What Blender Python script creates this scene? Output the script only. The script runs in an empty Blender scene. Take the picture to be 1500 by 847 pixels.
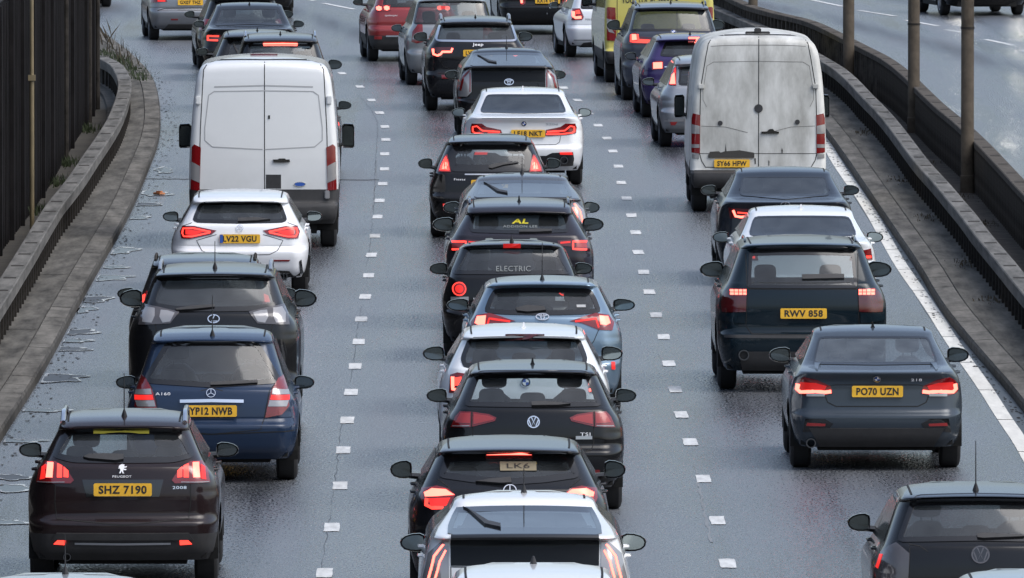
import bpy, bmesh, math, random
from mathutils import Vector, Matrix
random.seed(7)
S = bpy.context.scene
C = S.collection
# ---------------------------------------------------------------- camera / light
F = 21000.0; PW, PH = 1500, 847; HS = 8.65; YH = -555.0
TH = math.atan((PH/2 - YH)/F)
HC = HS*math.cos(TH)
cam = bpy.data.cameras.new('camera'); co = bpy.data.objects.new('camera', cam); C.objects.link(co)
co.location = (0, 0, HC); co.rotation_euler = (math.pi/2 - TH, 0, 0)
cam.sensor_width = 36; cam.lens = 36*F/PW; cam.clip_start = 1; cam.clip_end = 6000
S.camera = co
w = bpy.data.worlds.new('World'); S.world = w; w.use_nodes = True
nt = w.node_tree; bg = nt.nodes['Background']
sky = nt.nodes.new('ShaderNodeTexSky'); sky.sky_type = 'NISHITA'; sky.sun_disc = False
SE, SR = math.radians(54), math.radians(118)
sky.sun_elevation = SE; sky.sun_rotation = SR; sky.dust_density = 4.0; sky.air_density = 1.0; sky.ozone_density = 1.5; sky.altitude = 50
hsv = nt.nodes.new('ShaderNodeHueSaturation'); hsv.inputs['Saturation'].default_value = 0.78; hsv.inputs['Value'].default_value = 1.0
nt.links.new(sky.outputs[0], hsv.inputs['Color']); tint = nt.nodes.new('ShaderNodeMix'); tint.data_type = 'RGBA'; tint.blend_type = 'MULTIPLY'; tint.inputs[0].default_value = 1; tint.inputs[7].default_value = (.96, 1.0, 1.035, 1); nt.links.new(hsv.outputs[0], tint.inputs[6]); nt.links.new(tint.outputs[2], bg.inputs[0]); bg.inputs[1].default_value = 0.15
sl = bpy.data.lights.new('sun', 'SUN'); sl.energy = 1.1; sl.angle = math.radians(50); sl.color = (1, .97, .94)
so = bpy.data.objects.new('sun', sl); C.objects.link(so)
so.rotation_euler = (math.pi/2 - SE, 0, math.pi - SR)
S.view_settings.view_transform = 'Standard'; S.view_settings.look = 'None'
S.view_settings.exposure = 0.60; S.view_settings.gamma = 1
# ---------------------------------------------------------------- picture point -> place in the world
CT, ST = math.cos(TH), math.sin(TH)
def ray(px, py):
    u = (px-PW/2)/F; v = (PH/2-py)/F
    return Vector((u, CT + v*ST, -ST + v*CT))
def G(px, py, z=0.0):
    d = ray(px, py); k = (z-HC)/d.z
    return Vector((d.x*k, d.y*k, z))
def yz(py, Y):                       # height seen on row py at distance Y
    d = ray(750, py); return HC + d.z*Y/d.y
# ---------------------------------------------------------------- materials
M = {}
def mat(name, col, rough=.5, metal=0, coat=0, emit=None, es=0, spec=.5, noise=None, bump=None, dirt=0, along=None):
    if name in M: return M[name]
    m = bpy.data.materials.new(name); m.use_nodes = True; n = m.node_tree; b = n.nodes['Principled BSDF']
    b.inputs['Base Color'].default_value = (*col, 1); b.inputs['Roughness'].default_value = rough
    b.inputs['Metallic'].default_value = metal; b.inputs['Coat Weight'].default_value = coat
    b.inputs['Coat Roughness'].default_value = .04
    b.inputs['Specular IOR Level'].default_value = spec
    if emit: b.inputs['Emission Color'].default_value = (*emit, 1); b.inputs['Emission Strength'].default_value = es
    L = n.links
    last = None
    if noise or bump or dirt:
        tc = n.nodes.new('ShaderNodeTexCoord')
    if noise:                         # (scale, amount)
        t = n.nodes.new('ShaderNodeTexNoise'); t.inputs['Scale'].default_value = noise[0]; t.inputs['Detail'].default_value = 6
        vec = tc.outputs['Object']
        if along:
            mp = n.nodes.new('ShaderNodeMapping'); mp.inputs['Scale'].default_value = (1, along, 1); L.new(vec, mp.inputs['Vector']); vec = mp.outputs[0]
        t.inputs['Roughness'].default_value = .65; L.new(vec, t.inputs['Vector'])
        r = n.nodes.new('ShaderNodeValToRGB'); r.color_ramp.elements[0].position = .3; r.color_ramp.elements[1].position = .7
        a = noise[1]
        r.color_ramp.elements[0].color = (*[c*(1-a) for c in col], 1); r.color_ramp.elements[1].color = (*[min(1, c*(1+a)) for c in col], 1)
        L.new(t.outputs[0], r.inputs[0]); last = r.outputs[0]; L.new(last, b.inputs['Base Color'])
    if dirt:                          # road grime thrown up from the wheels
        sx = n.nodes.new('ShaderNodeSeparateXYZ'); L.new(tc.outputs['Object'], sx.inputs[0])
        mr = n.nodes.new('ShaderNodeMapRange'); mr.inputs[1].default_value = 1.1; mr.inputs[2].default_value = .25; mr.inputs[3].default_value = .12; mr.inputs[4].default_value = .9
        L.new(sx.outputs[2], mr.inputs[0])
        t2 = n.nodes.new('ShaderNodeTexNoise'); t2.inputs['Scale'].default_value = 3.5; t2.inputs['Detail'].default_value = 8; t2.inputs['Roughness'].default_value = .7
        L.new(tc.outputs['Object'], t2.inputs['Vector'])
        mu = n.nodes.new('ShaderNodeMath'); mu.operation = 'MULTIPLY'; L.new(mr.outputs[0], mu.inputs[0]); L.new(t2.outputs[0], mu.inputs[1])
        m3 = n.nodes.new('ShaderNodeMath'); m3.operation = 'MULTIPLY'; L.new(mu.outputs[0], m3.inputs[0]); m3.inputs[1].default_value = dirt
        mx = n.nodes.new('ShaderNodeMix'); mx.data_type = 'RGBA'
        L.new(m3.outputs[0], mx.inputs[0])
        if last: L.new(last, mx.inputs[6])
        else: mx.inputs[6].default_value = (*col, 1)
        mx.inputs[7].default_value = (.06, .055, .05, 1)
        L.new(mx.outputs[2], b.inputs['Base Color'])
        ma = n.nodes.new('ShaderNodeMath'); ma.operation = 'MULTIPLY_ADD'; L.new(m3.outputs[0], ma.inputs[0]); ma.inputs[1].default_value = .5; ma.inputs[2].default_value = rough
        L.new(ma.outputs[0], b.inputs['Roughness'])
        if coat:
            mb = n.nodes.new('ShaderNodeMath'); mb.operation = 'MULTIPLY_ADD'; L.new(m3.outputs[0], mb.inputs[0]); mb.inputs[1].default_value = -1.2; mb.inputs[2].default_value = coat; mb.use_clamp = True
            L.new(mb.outputs[0], b.inputs['Coat Weight'])
    if bump:
        t = n.nodes.new('ShaderNodeTexNoise'); t.inputs['Scale'].default_value = bump[0]; t.inputs['Detail'].default_value = 4
        L.new(tc.outputs['Object'], t.inputs['Vector'])
        bp = n.nodes.new('ShaderNodeBump'); bp.inputs['Strength'].default_value = bump[1]; bp.inputs['Distance'].default_value = bump[2]
        L.new(t.outputs[0], bp.inputs['Height']); L.new(bp.outputs[0], b.inputs['Normal'])
    M[name] = m; return m
def paint(name, col, metal=.35, rough=.3, dirt=None):
    if dirt is None: dirt = .12 if max(col) < .1 else .5
    if max(col) < .1: metal *= .25; rough = .22
    return mat('paint_'+name, [c*(.52 if max(col) < .05 else 1) for c in col], rough, metal, .5 if max(col) < .1 else .9, spec=.15 if max(col) < .1 else .5, dirt=dirt, bump=(2.5, .05, .01))
def glassmat(name, tint, film):
    m = bpy.data.materials.new(name); m.use_nodes = True; n = m.node_tree; n.nodes.remove(n.nodes['Principled BSDF']); L = n.links
    out = n.nodes['Material Output']
    tr = n.nodes.new('ShaderNodeBsdfTransparent'); tr.inputs[0].default_value = (*tint, 1)
    df = n.nodes.new('ShaderNodeBsdfDiffuse'); df.inputs[0].default_value = (.33, .37, .40, 1)
    m1 = n.nodes.new('ShaderNodeMixShader')
    tc = n.nodes.new('ShaderNodeTexCoord'); no = n.nodes.new('ShaderNodeTexNoise'); no.inputs['Scale'].default_value = 4; no.inputs['Detail'].default_value = 8
    L.new(tc.outputs['Object'], no.inputs['Vector'])
    mm = n.nodes.new('ShaderNodeMath'); mm.operation = 'MULTIPLY'; L.new(no.outputs[0], mm.inputs[0]); mm.inputs[1].default_value = film*2
    L.new(mm.outputs[0], m1.inputs[0]); L.new(tr.outputs[0], m1.inputs[1]); L.new(df.outputs[0], m1.inputs[2])
    gl = n.nodes.new('ShaderNodeBsdfGlossy'); gl.inputs[0].default_value = (1, 1, 1, 1); gl.inputs['Roughness'].default_value = .06
    lw = n.nodes.new('ShaderNodeLayerWeight'); lw.inputs[0].default_value = .5
    pw = n.nodes.new('ShaderNodeMath'); pw.operation = 'POWER'; L.new(lw.outputs['Facing'], pw.inputs[0]); pw.inputs[1].default_value = 4.5
    fr = n.nodes.new('ShaderNodeMath'); fr.operation = 'MULTIPLY_ADD'; L.new(pw.outputs[0], fr.inputs[0]); fr.inputs[1].default_value = .9; fr.inputs[2].default_value = .06
    m2 = n.nodes.new('ShaderNodeMixShader'); L.new(fr.outputs[0], m2.inputs[0]); L.new(m1.outputs[0], m2.inputs[1]); L.new(gl.outputs[0], m2.inputs[2])
    L.new(m2.outputs[0], out.inputs[0]); M[name] = m; return m
glassmat('glass_clear', (.30, .35, .37), .05)
glassmat('glass_open', (.62, .68, .70), .05)
glassmat('windscreen', (.88, .93, .93), .01)
glassmat('glass_privacy', (.16, .18, .19), .07)
mat('glass_side', (.010, .012, .014), .14, 0, 0, spec=.14)
mat('frit', (.008, .008, .009), .12, 0, .3)
mat('black_gloss', (.008, .008, .009), .15, 0, .6)
mat('black_plastic', (.022, .022, .024), .55, noise=(9, .3), dirt=.5)
mat('rubber', (.012, .012, .013), .75)
mat('under', (.004, .004, .004), .9)
mat('seat', (.03, .031, .034), .85)
mat('rim', (.25, .25, .26), .35, .8)
mat('chrome', (.75, .75, .77), .15, 1)
mat('dark_chrome', (.10, .10, .105), .3, .8)
mat('silver_trim', (.5, .51, .53), .3, .9)
mat('white_badge', (.8, .8, .82), .3)
mat('gap', (.004, .004, .004), .8)
mat('lens_red', (.16, .004, .006), .12, 0, .8)
mat('lens_dark', (.07, .004, .006), .12, 0, .8)
mat('lens_smoke', (.06, .055, .058), .12, 0, .8)
mat('lens_clear', (.30, .295, .30), .15, .3, .8)
mat('lens_amber', (.45, .16, .04), .15, 0, .8)
mat('lit', (.5, .02, .02), .3, emit=(1, .05, .032), es=1.6)
mat('lit_hot', (.5, .05, .03), .3, emit=(1, .125, .09), es=3.4)
mat('lit_mid', (.4, .01, .01), .3, emit=(1, .03, .02), es=.55)
mat('lit_low', (.35, .01, .01), .3, emit=(1, .02, .015), es=.22)
mat('plate', (.78, .43, .02), .45, noise=(12, .12), dirt=.4)
mat('plate_text', (.01, .01, .01), .6)
mat('mirror_glass', (.20, .235, .235), .06, .8)
mat('yellow', (.62, .52, .03), .5)
mat('plate_reflection', (.20, .17, .11), .7)
mat('blue', (.02, .08, .35), .4)
mat('grime', (.045, .042, .038), .85)
# ---------------------------------------------------------------- mesh helpers
def link(name, me, m, parent=None):
    o = bpy.data.objects.new(name, me); C.objects.link(o)
    for x in (m if isinstance(m, (list, tuple)) else [m]): me.materials.append(M[x] if isinstance(x, str) else x)
    if parent: o.parent = parent
    return o
def frombm(name, bm, m, parent=None, smooth=True, ang=40):
    me = bpy.data.meshes.new(name); bmesh.ops.recalc_face_normals(bm, faces=bm.faces) if False else None
    bm.to_mesh(me); bm.free()
    if smooth:
        me.polygons.foreach_set('use_smooth', [True]*len(me.polygons))
        me.set_sharp_from_angle(angle=math.radians(ang))
    return link(name, me, m, parent)
def frompy(name, v, f, m, parent=None, smooth=False, ang=40, mi=None):
    me = bpy.data.meshes.new(name); me.from_pydata([tuple(p) for p in v], [], f); me.update()
    if mi: me.polygons.foreach_set('material_index', mi)
    if smooth:
        me.polygons.foreach_set('use_smooth', [True]*len(me.polygons)); me.set_sharp_from_angle(angle=math.radians(ang))
    return link(name, me, m, parent)
def box(bm, x0, x1, y0, y1, z0, z1, mtx=None, bev=0):
    r = bmesh.ops.create_cube(bm, size=1)
    vs = r['verts']
    for v in vs:
        v.co = Vector(((x0+x1)/2+v.co.x*(x1-x0), (y0+y1)/2+v.co.y*(y1-y0), (z0+z1)/2+v.co.z*(z1-z0)))
    if bev:
        es = list({e for v in vs for e in v.link_edges})
        g = bmesh.ops.bevel(bm, geom=es, offset=bev, segments=2, affect='EDGES'); vs = list({v for f in g['faces'] for v in f.verts} | {v for v in vs if v.is_valid})
    if mtx is not None:
        for v in vs: v.co = mtx @ v.co
    return vs
def tube(bm, pts, r, seg=8):
    pts = [Vector(p) for p in pts]; rings = []
    for i, p in enumerate(pts):
        d = (pts[min(i+1, len(pts)-1)]-pts[max(i-1, 0)]).normalized()
        a = d.cross(Vector((0, 0, 1)));
        if a.length < .01: a = Vector((1, 0, 0))
        a.normalize(); b = d.cross(a); rr = r[i] if isinstance(r, (list, tuple)) else r
        rings.append([bm.verts.new(p+a*rr*math.cos(t*2*math.pi/seg)+b*rr*math.sin(t*2*math.pi/seg)) for t in range(seg)])
    for A, B in zip(rings, rings[1:]):
        for k in range(seg): bm.faces.new((A[k], A[(k+1) % seg], B[(k+1) % seg], B[k]))
    bm.faces.new(rings[0][::-1]); bm.faces.new(rings[-1])
def lathe(bm, prof, cx, cy, cz, seg=28):      # axis = x ; prof [(x, r)]
    rings = []
    for x, r in prof:
        rings.append([bm.verts.new((cx+x, cy+r*math.cos(2*math.pi*k/seg), cz+r*math.sin(2*math.pi*k/seg))) for k in range(seg)])
    for A, B in zip(rings, rings[1:]):
        for k in range(seg): bm.faces.new((A[k], A[(k+1) % seg], B[(k+1) % seg], B[k]))
def chaikin(p, n=2, r=.2):
    for _ in range(n):
        q = [p[0]]
        for a, b in zip(p, p[1:]):
            q.append(tuple(a[i]+(b[i]-a[i])*r for i in range(len(a)))); q.append(tuple(a[i]+(b[i]-a[i])*(1-r) for i in range(len(a))))
        q.append(p[-1]); p = q
    return p
def interp(tab, x):
    if x <= tab[0][0]: return tab[0][1]
    for a, b in zip(tab, tab[1:]):
        if x <= b[0]:
            return a[1]+(b[1]-a[1])*(x-a[0])/max(1e-9, b[0]-a[0])
    return tab[-1][1]
_txt = {}
def text2d(s, bold=0.0):
    k = (s, bold)
    if k in _txt: return _txt[k]
    cu = bpy.data.curves.new('t', 'FONT'); cu.body = s; cu.align_x = 'CENTER'; cu.align_y = 'CENTER'; cu.offset = bold; cu.resolution_u = 3; cu.space_character = 1.08
    o = bpy.data.objects.new('t', cu); C.objects.link(o)
    dg = bpy.context.evaluated_depsgraph_get(); me = bpy.data.meshes.new_from_object(o.evaluated_get(dg))
    v = [(p.co.x, p.co.y) for p in me.vertices]; f = [tuple(p.vertices) for p in me.polygons]
    bpy.data.objects.remove(o); bpy.data.curves.remove(cu); bpy.data.meshes.remove(me)
    xs = [a for a, b in v]; ys = [b for a, b in v]
    cx, cy = (min(xs)+max(xs))/2, (min(ys)+max(ys))/2; W_, H_ = max(xs)-min(xs), max(ys)-min(ys)
    v = [((a-cx)/W_, (b-cy)/H_) for a, b in v]
    _txt[k] = (v, f); return _txt[k]
# ---------------------------------------------------------------- the vehicle builder
YAW = [(-100, .10), (0, .09), (60, .07), (110, .05), (150, .035), (180, .025), (220, .012), (300, .006), (1200, .004)]
class Car:
    def __init__(s, name, label, cat, cx, yg=None, top=None, H=None, W=.88, L=4.3, zoom=(0, 0, 1), kind='hatch', wb=None, wt=None,
                 paintm=None, roof=None, yaw=None, spo=.10, roofw=.70, beltw=.85, ydeck=.45, lowz=.0, ro=.78, wr=.325, drop=.04, glass='glass_clear',
                 low='black_plastic', group='cars queuing away from the camera on the motorway', tp=.05, botz=.24, bow=.07, mir=None, shelf=.62, wy0=None, wy1=None, gh=True, wbase=None, prof=None, wid=None, bridge=0):
        s.W0 = W; s.L = L; s.zo = zoom; s.kind = kind; s.tp = tp; s.bow = bow; s.ro = ro; s.wr = wr
        crown = 1.7
        if yg is not None:
            Y = G(750, yg).y
            if H is None: H = yz(top, Y-ro+crown)
        else:
            lo, hi = 40, 400
            for _ in range(50):
                mid = (lo+hi)/2
                if yz(top, mid) > H: lo = mid
                else: hi = mid
            Y = lo-crown+ro; yg = 0
            d = Y; yg = PH/2 - F*((0-HC)*CT + d*ST)/(d*CT - (0-HC)*ST)
        s.H = H; s.yaw = yaw if yaw is not None else interp(YAW, yg)
        Yf = Y-ro; px = ray(cx, yg); X = (cx-750)/F*(Yf*CT+(HC-.9)*ST)
        s.root = bpy.data.objects.new(name, None); C.objects.link(s.root); s.root.empty_display_size = .5
        s.root['label'] = label; s.root['category'] = cat
        if group: s.root['group'] = group
        s.M = Matrix.Translation((X, Yf, 0)) @ Matrix.Rotation(s.yaw, 4, 'Z')
        s.root.matrix_world = s.M; s.root.location = s.M.to_translation(); s.root.rotation_euler = (0, 0, s.yaw)
        s.Mi = s.M.inverted(); s.co = s.Mi @ Vector((0, 0, HC))
        # profile
        z = lambda py, yl: yz(py, Yf+yl)
        if kind in ('hatch', 'sedan', 'prius'):
            if wb is None: zb = H*.66
            else: zb = z(wb, .25 if kind == 'hatch' else ydeck)
            if wt is None: zt = H-.12
            else: zt = z(wt, .5 if kind == 'hatch' else 1.15)
            zt = min(zt, H-.055)
            s.zb, s.zt = zb, zt
            yb = wy0 if wy0 is not None else .17
            yt = wy1 if wy1 is not None else yb+.30
        if kind == 'hatch':
            R = [(botz, .14), (botz+.09, .04), (.50, 0), (shelf-.02, .0), (shelf+.015, .05), (shelf+.05, .075), (zb-.30, .07), (zb-.16, .085), (zb-.03, yb-.05), (zb, yb), (zt, yt),
                 (zt+.012, yt-spo), (zt+.035, yt-spo-.005), (max(zt+.05, H-.055), yt-spo+.12), (max(zt+.055, H-.025), yt+.25), (max(zt+.06, H-.008), yt+.65), (max(zt+.065, H), 1.65)]
            Wt = [(botz, .90), (botz+.08, .955), (.5, .995), (zb-.32, 1.0), (zb-.22, .985), (zb-.12, .945), (zb, beltw), (zt, roofw), (H-.055, roofw-.02), (H-.025, roofw-.06), (H-.008, roofw*.80), (H, roofw*.5)]
        elif kind == 'sedan':
            zl = zb-.045
            R = [(botz, .14), (botz+.09, .04), (.48, 0), (shelf-.02, .0), (shelf+.015, .04), (shelf+.05, .06), (zl-.10, .085), (zl-.015, .02), (zl, .035), (zl+.02, .20), (zb, ydeck), (zt, ydeck+.62), (max(zt+.02, H-.045), ydeck+.78), (max(zt+.025, H-.02), ydeck+.95), (max(zt+.03, H-.005), ydeck+1.15), (max(zt+.035, H), ydeck+1.35)]
            Wt = [(botz, .90), (botz+.08, .955), (.5, .995), (zb-.38, 1.0), (zb-.22, .985), (zb-.12, .955), (zl, .90), (zb, beltw), (zt, roofw), (H-.04, roofw-.02), (H-.02, roofw-.06), (H-.005, roofw*.78), (H, roofw*.5)]
        elif kind == 'prius':
            zl = z(wb, .1); s.zl = zl; zt = z(wt, 1.25)
            R = [(botz, .14), (botz+.09, .04), (.50, 0), (.64, .0), (.66, .05), (.70, .07), (zl-.24, .09), (zl-.03, .16), (zl-.015, .02), (zl+.012, .03), (zl+.03, .16), (zt, 1.22), (max(zt+.02, H-.03), 1.40), (H-.01, 1.62), (H, 2.0)]
            Wt = [(botz, .90), (botz+.08, .955), (.5, .995), (zl-.42, 1.0), (zl-.25, .965), (zl, .88), (zt, roofw), (max(zt+.02, H-.03), roofw-.04), (H-.01, roofw*.7), (H, roofw*.35)]
        else:
            R = [(botz, .12), (botz+.10, .0), (shelf-.02, .0), (shelf, .07), (shelf+.03, .10), (1.3, .11), (H-.35, .17), (H-.14, .20), (H-.08, .24), (H-.035, .36), (H-.01, .7), (H, 1.4)]
            Wt = [(a if a < 1.35 else a+(H-wid[-1][0])*(a-1.3)/(wid[-1][0]-1.3), k) for a, k in wid] if wid else [(botz, .94), (botz+.1, .985), (.7, 1.0), (1.25, 1.0), (H-.7, .94), (H-.25, .87), (H-.12, .835), (H-.05, .77), (H-.015, .6), (H, .3)]
            s.zb = 1.3; s.zt = H-.3; zb = 1.3
        if prof: R = prof
        if wid and kind != 'van': Wt = wid
        R = chaikin(R, 2, .18); s.R_ = R; s.Wt = chaikin([(a, b*W) for a, b in Wt], 2, .2)
        zb = s.zb if kind != 'prius' else .95
        if kind == 'van':
            Ft = [(botz, L-.12), (.5, L), (.8, L-.05), (1.05, L-.35), (1.25, L-.95), (H-.55, L-1.75), (H-.2, L-2.15), (H-.05, L-2.5), (H, L-3.0)]
        else:
            s.zf = zf = min(zb-.02, H*.655)
            Ft = [(botz, L-.14), (.42, L), (.62, L-.03), (.74, L-.22), (zf-.07, L-1.0), (zf, L-1.27), (H-.09, L-1.98), (H-.035, L-2.2), (H-.01, L-2.4), (H, L-2.55)]
        s.Ft = chaikin(Ft, 2, .2)
        s.rcx = [(botz, .14), (.5, .17), (zb-.25, .20), (zb, .13), (H-.1, .10), (H, .08)] if kind != 'van' else [(0, .09), (H-.3, .09), (H, .12)]
        s.rcy = [(botz, .25), (.5, .30), (zb-.25, .36), (zb, .22), (H-.1, .20), (H, .1)] if kind != 'van' else [(0, .10), (H-.3, .10), (H, .12)]
        s.dropk = drop; s.botz = botz; s.lowz = lowz
        s.paint = paintm; s.glass = glass; s.low = low; s.roofm = roof
        s.holes = []
        s.mirp = mir
    def R(s, t): return interp(s.R_, t)
    def tap(s, y):
        k = 1 - s.tp*max(0, (1.1-y)/1.1)**2
        return k - .13*max(0, (y-(s.L-1.0)))**2
    def drop(s, t):
        k = min(1, max(0, (t-s.zb)/(s.H-.06-s.zb))) if s.kind != 'van' else min(1, max(0, (t-s.H+.4)/.3))
        return s.dropk*k*k*(3-2*k)
    def P(s, x, t):
        t = min(max(t, s.botz), s.H); W = interp(s.Wt, t); rx = interp(s.rcx, t); ry = interp(s.rcy, t); a = W-rx
        sg = -1 if x < 0 else 1; ax = min(abs(x), W*.998)
        y = s.R(t)+s.bow*(ax/W)**2
        if ax > a: q = (ax-a)/rx; y += ry*(1-math.sqrt(max(0, 1-q*q)))
        return Vector((sg*ax*s.tap(y), y, t-s.drop(t)*(ax/s.W0)**2))
    def N(s, x, t):
        e = .012
        a = s.P(x+e, t)-s.P(x-e, t); b = s.P(x, t+e)-s.P(x, t-e)
        n = a.cross(b)
        if n.length < 1e-9: return Vector((0, -1, 0))
        return n.normalized()
    def PF(s, x, t, off=0):                       # windscreen side
        W = interp(s.Wt, t); ax = min(abs(x), W*.99)
        y = interp(s.Ft, t)-.10*(ax/W)**2
        return Vector((x*s.tap(y), y+off, t-s.drop(t)*(ax/s.W0)**2+off*.5))
    def T(s, px, py, zoom=True):                  # picture point -> (x, t) on the tail of this vehicle
        if zoom: px = s.zo[0]+px/s.zo[2]; py = s.zo[1]+py/s.zo[2]
        d = (s.M.to_3x3().inverted()) @ ray(px, py)
        y = .1; x = t = 0
        for i in range(14):
            k = (y-s.co.y)/d.y; X = s.co.x+d.x*k; Z = s.co.z+d.z*k
            x = X/s.tap(y); W = interp(s.Wt, min(max(Z, s.botz), s.H)); x = max(-W*.995, min(W*.995, x))
            t = Z+s.drop(Z)*(x/s.W0)**2
            y2 = s.P(x, t).y; y = y+(y2-y)*.7
        return x, t
    def HP(s, pts):
        return [(abs(x), t) for x, t in (s.T(*p) for p in pts)]
    # ---- shape
    def body(s, name='body'):
        lv = [s.R_[0][0]]
        pts = s.R_
        allz = sorted({round(z, 4) for z, _ in s.R_} | {round(z, 4) for z, _ in s.Wt if s.botz < z < s.H})
        prev = allz[0]; lv = [prev]
        for z in allz[1:]:
            if z-prev < .002: continue
            d = math.hypot(z-prev, s.R(z)-s.R(prev)); df = math.hypot(z-prev, (interp(s.Ft, z)-interp(s.Ft, prev))*.35)
            n = max(1, int(math.ceil(max(d, df)/.05)))
            lv += [prev+(z-prev)*(k+1)/n for k in range(n)]; prev = z
        NR, NC, NS, NF = 18, 7, 40, 6
        V = []; idx = {}; info = []
        def half(t):
            W = interp(s.Wt, t); rx = min(interp(s.rcx, t), W*.5); ry = interp(s.rcy, t); a = W-rx; r = []
            Fy = interp(s.Ft, t); Ry = s.R(t); span = Fy-Ry
            ry = min(ry, span*.2); fy = min(.32, span*.25); fx = min(.3, W*.5)
            for k in range(NR): x = a*k/NR; r.append((x, s.P(x, t).y, 'r'))
            for k in range(NC+1):
                ph = k/NC*math.pi/2; x = a+rx*math.sin(ph); y = Ry+s.bow*(x/W)**2+ry*(1-math.cos(ph)); r.append((x, y, 'r'))
            y0 = Ry+s.bow+ry; y1 = Fy-.10-fy
            for k in range(1, NS+1): r.append((W, y0+(y1-y0)*k/NS, 's'))
            for k in range(1, NF+1):
                ph = k/NF*math.pi/2; r.append((W-fx*(1-math.cos(ph)), y1+fy*math.sin(ph), 'f'))
            for k in range(1, NF+1):
                x = (W-fx)*(1-k/NF); r.append((x, Fy-.10*(x/W)**2 if k < NF else Fy, 'f'))
            return [(x*s.tap(y), y, t-s.drop(t)*(x/s.W0)**2, g) for x, y, g in r]
        rows = []
        for t in lv:
            h = half(t); n = len(h)
            ring = h + [(-x, y, z, g) for x, y, z, g in h[-2:0:-1]]
            base = len(V); V += [Vector(p[:3]) for p in ring]; info += [(p[3], t) for p in ring]; rows.append((base, len(ring)))
        s.tagv = info
        wc = [(s.ro, s.wr), (s.ro+s.wbase_(), s.wr)]; Ra = s.wr+.055
        faces = []; mi = []; kill = []; edge = set(); used = set()
        for (b0, n), (b1, _) in zip(rows, rows[1:]):
            for k in range(n):
                q = (b0+k, b0+(k+1) % n, b1+(k+1) % n, b1+k)
                c = sum((V[i] for i in q), Vector())/4
                g = info[q[0]][0]; t = (info[q[0]][1]+info[q[2]][1])/2
                hole = None
                if abs(c.x) > s.W0*.7:
                    for y, z in wc:
                        if math.hypot(c.y-y, c.z-z) < Ra: hole = (y, z)
                if hole: edge.update((i, hole) for i in q); continue
                if c.y < s.L*.45 and any(s.inpoly(c, t, h) for h in s.holes): continue
                if s.kind != 'van' and g == 'f' and s.zf+.03 < t < s.H-.12 and abs(c.x) < interp(s.Wt, t)-.13: continue
                faces.append(q); used.update(q)
                mi.append(1 if t < s.lowz else (2 if s.roofm and t > s.zt+.0 else 0))
        for i, (y, z) in edge:
            if i in used:
                d = V[i]-Vector((V[i].x, y, z)); r = d.length
                if r > .01: f = Ra/r; V[i] = Vector((V[i].x, y+d.y*f, max(s.botz, z+d.z*f)))
        b0, n = rows[-1]; faces.append(tuple(range(b0, b0+n))); mi.append(2 if s.roofm else 0)
        o = frompy(name, V, faces, [s.paint, s.low, s.roofm or s.paint], s.root, True, 38, mi)
        s.bodyo = o
        s.chassis()
        return o
    def wbase_(s): return s.L*.605 if s.kind != 'van' else s.L*.62
    def inpoly(s, c, t, poly):
        x = c.x/max(.5, s.tap(c.y)); inside = False; n = len(poly)
        for i in range(n):
            x1, z1 = poly[i]; x2, z2 = poly[i-1]
            if (z1 > t) != (z2 > t) and x < (x2-x1)*(t-z1)/(z2-z1)+x1: inside = not inside
        return inside
    def chassis(s):
        W = s.W0; L = s.L; bm = bmesh.new()
        box(bm, -W+.30, W-.30, .25, L-.2, .20, .42)
        box(bm, -W+.06, W-.06, s.ro+.45, s.ro+s.wbase_()-.45, .20, .40)
        box(bm, -W+.12, W-.12, .20, .40, s.botz+.02, .50)
        box(bm, -W+.10, W-.10, .2, L-.9, .52, .62) if s.kind != 'van' else None
        frombm('underbody', bm, 'under', s.root, False)
        for y in (s.ro, s.ro+s.wbase_()):
            for sg in (-1, 1):
                bm = bmesh.new(); xo = (W-.025)*sg
                r = s.wr; w_ = .215 if s.kind != 'van' else .23
                lathe(bm, [(-sg*.01, r*.66), (0, r*.80), (-sg*.012, r*.93), (-sg*.035, r), (-sg*(w_-.03), r), (-sg*(w_-.005), r*.93), (-sg*w_, r*.7)], xo, y, r)
                we = frombm('wheel', bm, 'rubber', s.root); 
                bm = bmesh.new()
                lathe(bm, [(-sg*.01, r*.67), (-sg*.03, r*.62), (-sg*.09, r*.58)], xo, y, r, 24)
                for k in range(5):
                    a = k*2*math.pi/5; m = Matrix.Translation((xo-sg*.035, y, r)) @ Matrix.Rotation(a, 4, 'X')
                    box(bm, -.012, .012, -.03, .03, 0, r*.63, m)
                lathe(bm, [(-sg*.02, .001), (-sg*.02, .06), (-sg*.06, .07)], xo, y, r, 12)
                frombm('rim', bm, 'rim', we)
                bm = bmesh.new()       # arch liner
                n = 14; Ra = s.wr+.06; A = []; 
                for k in range(n+1):
                    a = -.25+(math.pi+.5)*k/n
                    A.append([bm.verts.new((sg*(W-.02 if j == 0 else W-.34), y+Ra*math.cos(a), r+Ra*math.sin(a))) for j in range(2)])
                for a, b in zip(A, A[1:]): bm.faces.new((a[0], a[1], b[1], b[0]))
                bm.faces.new([a[1] for a in A])
                frombm('arch_liner', bm, 'under', s.root, False)
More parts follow.
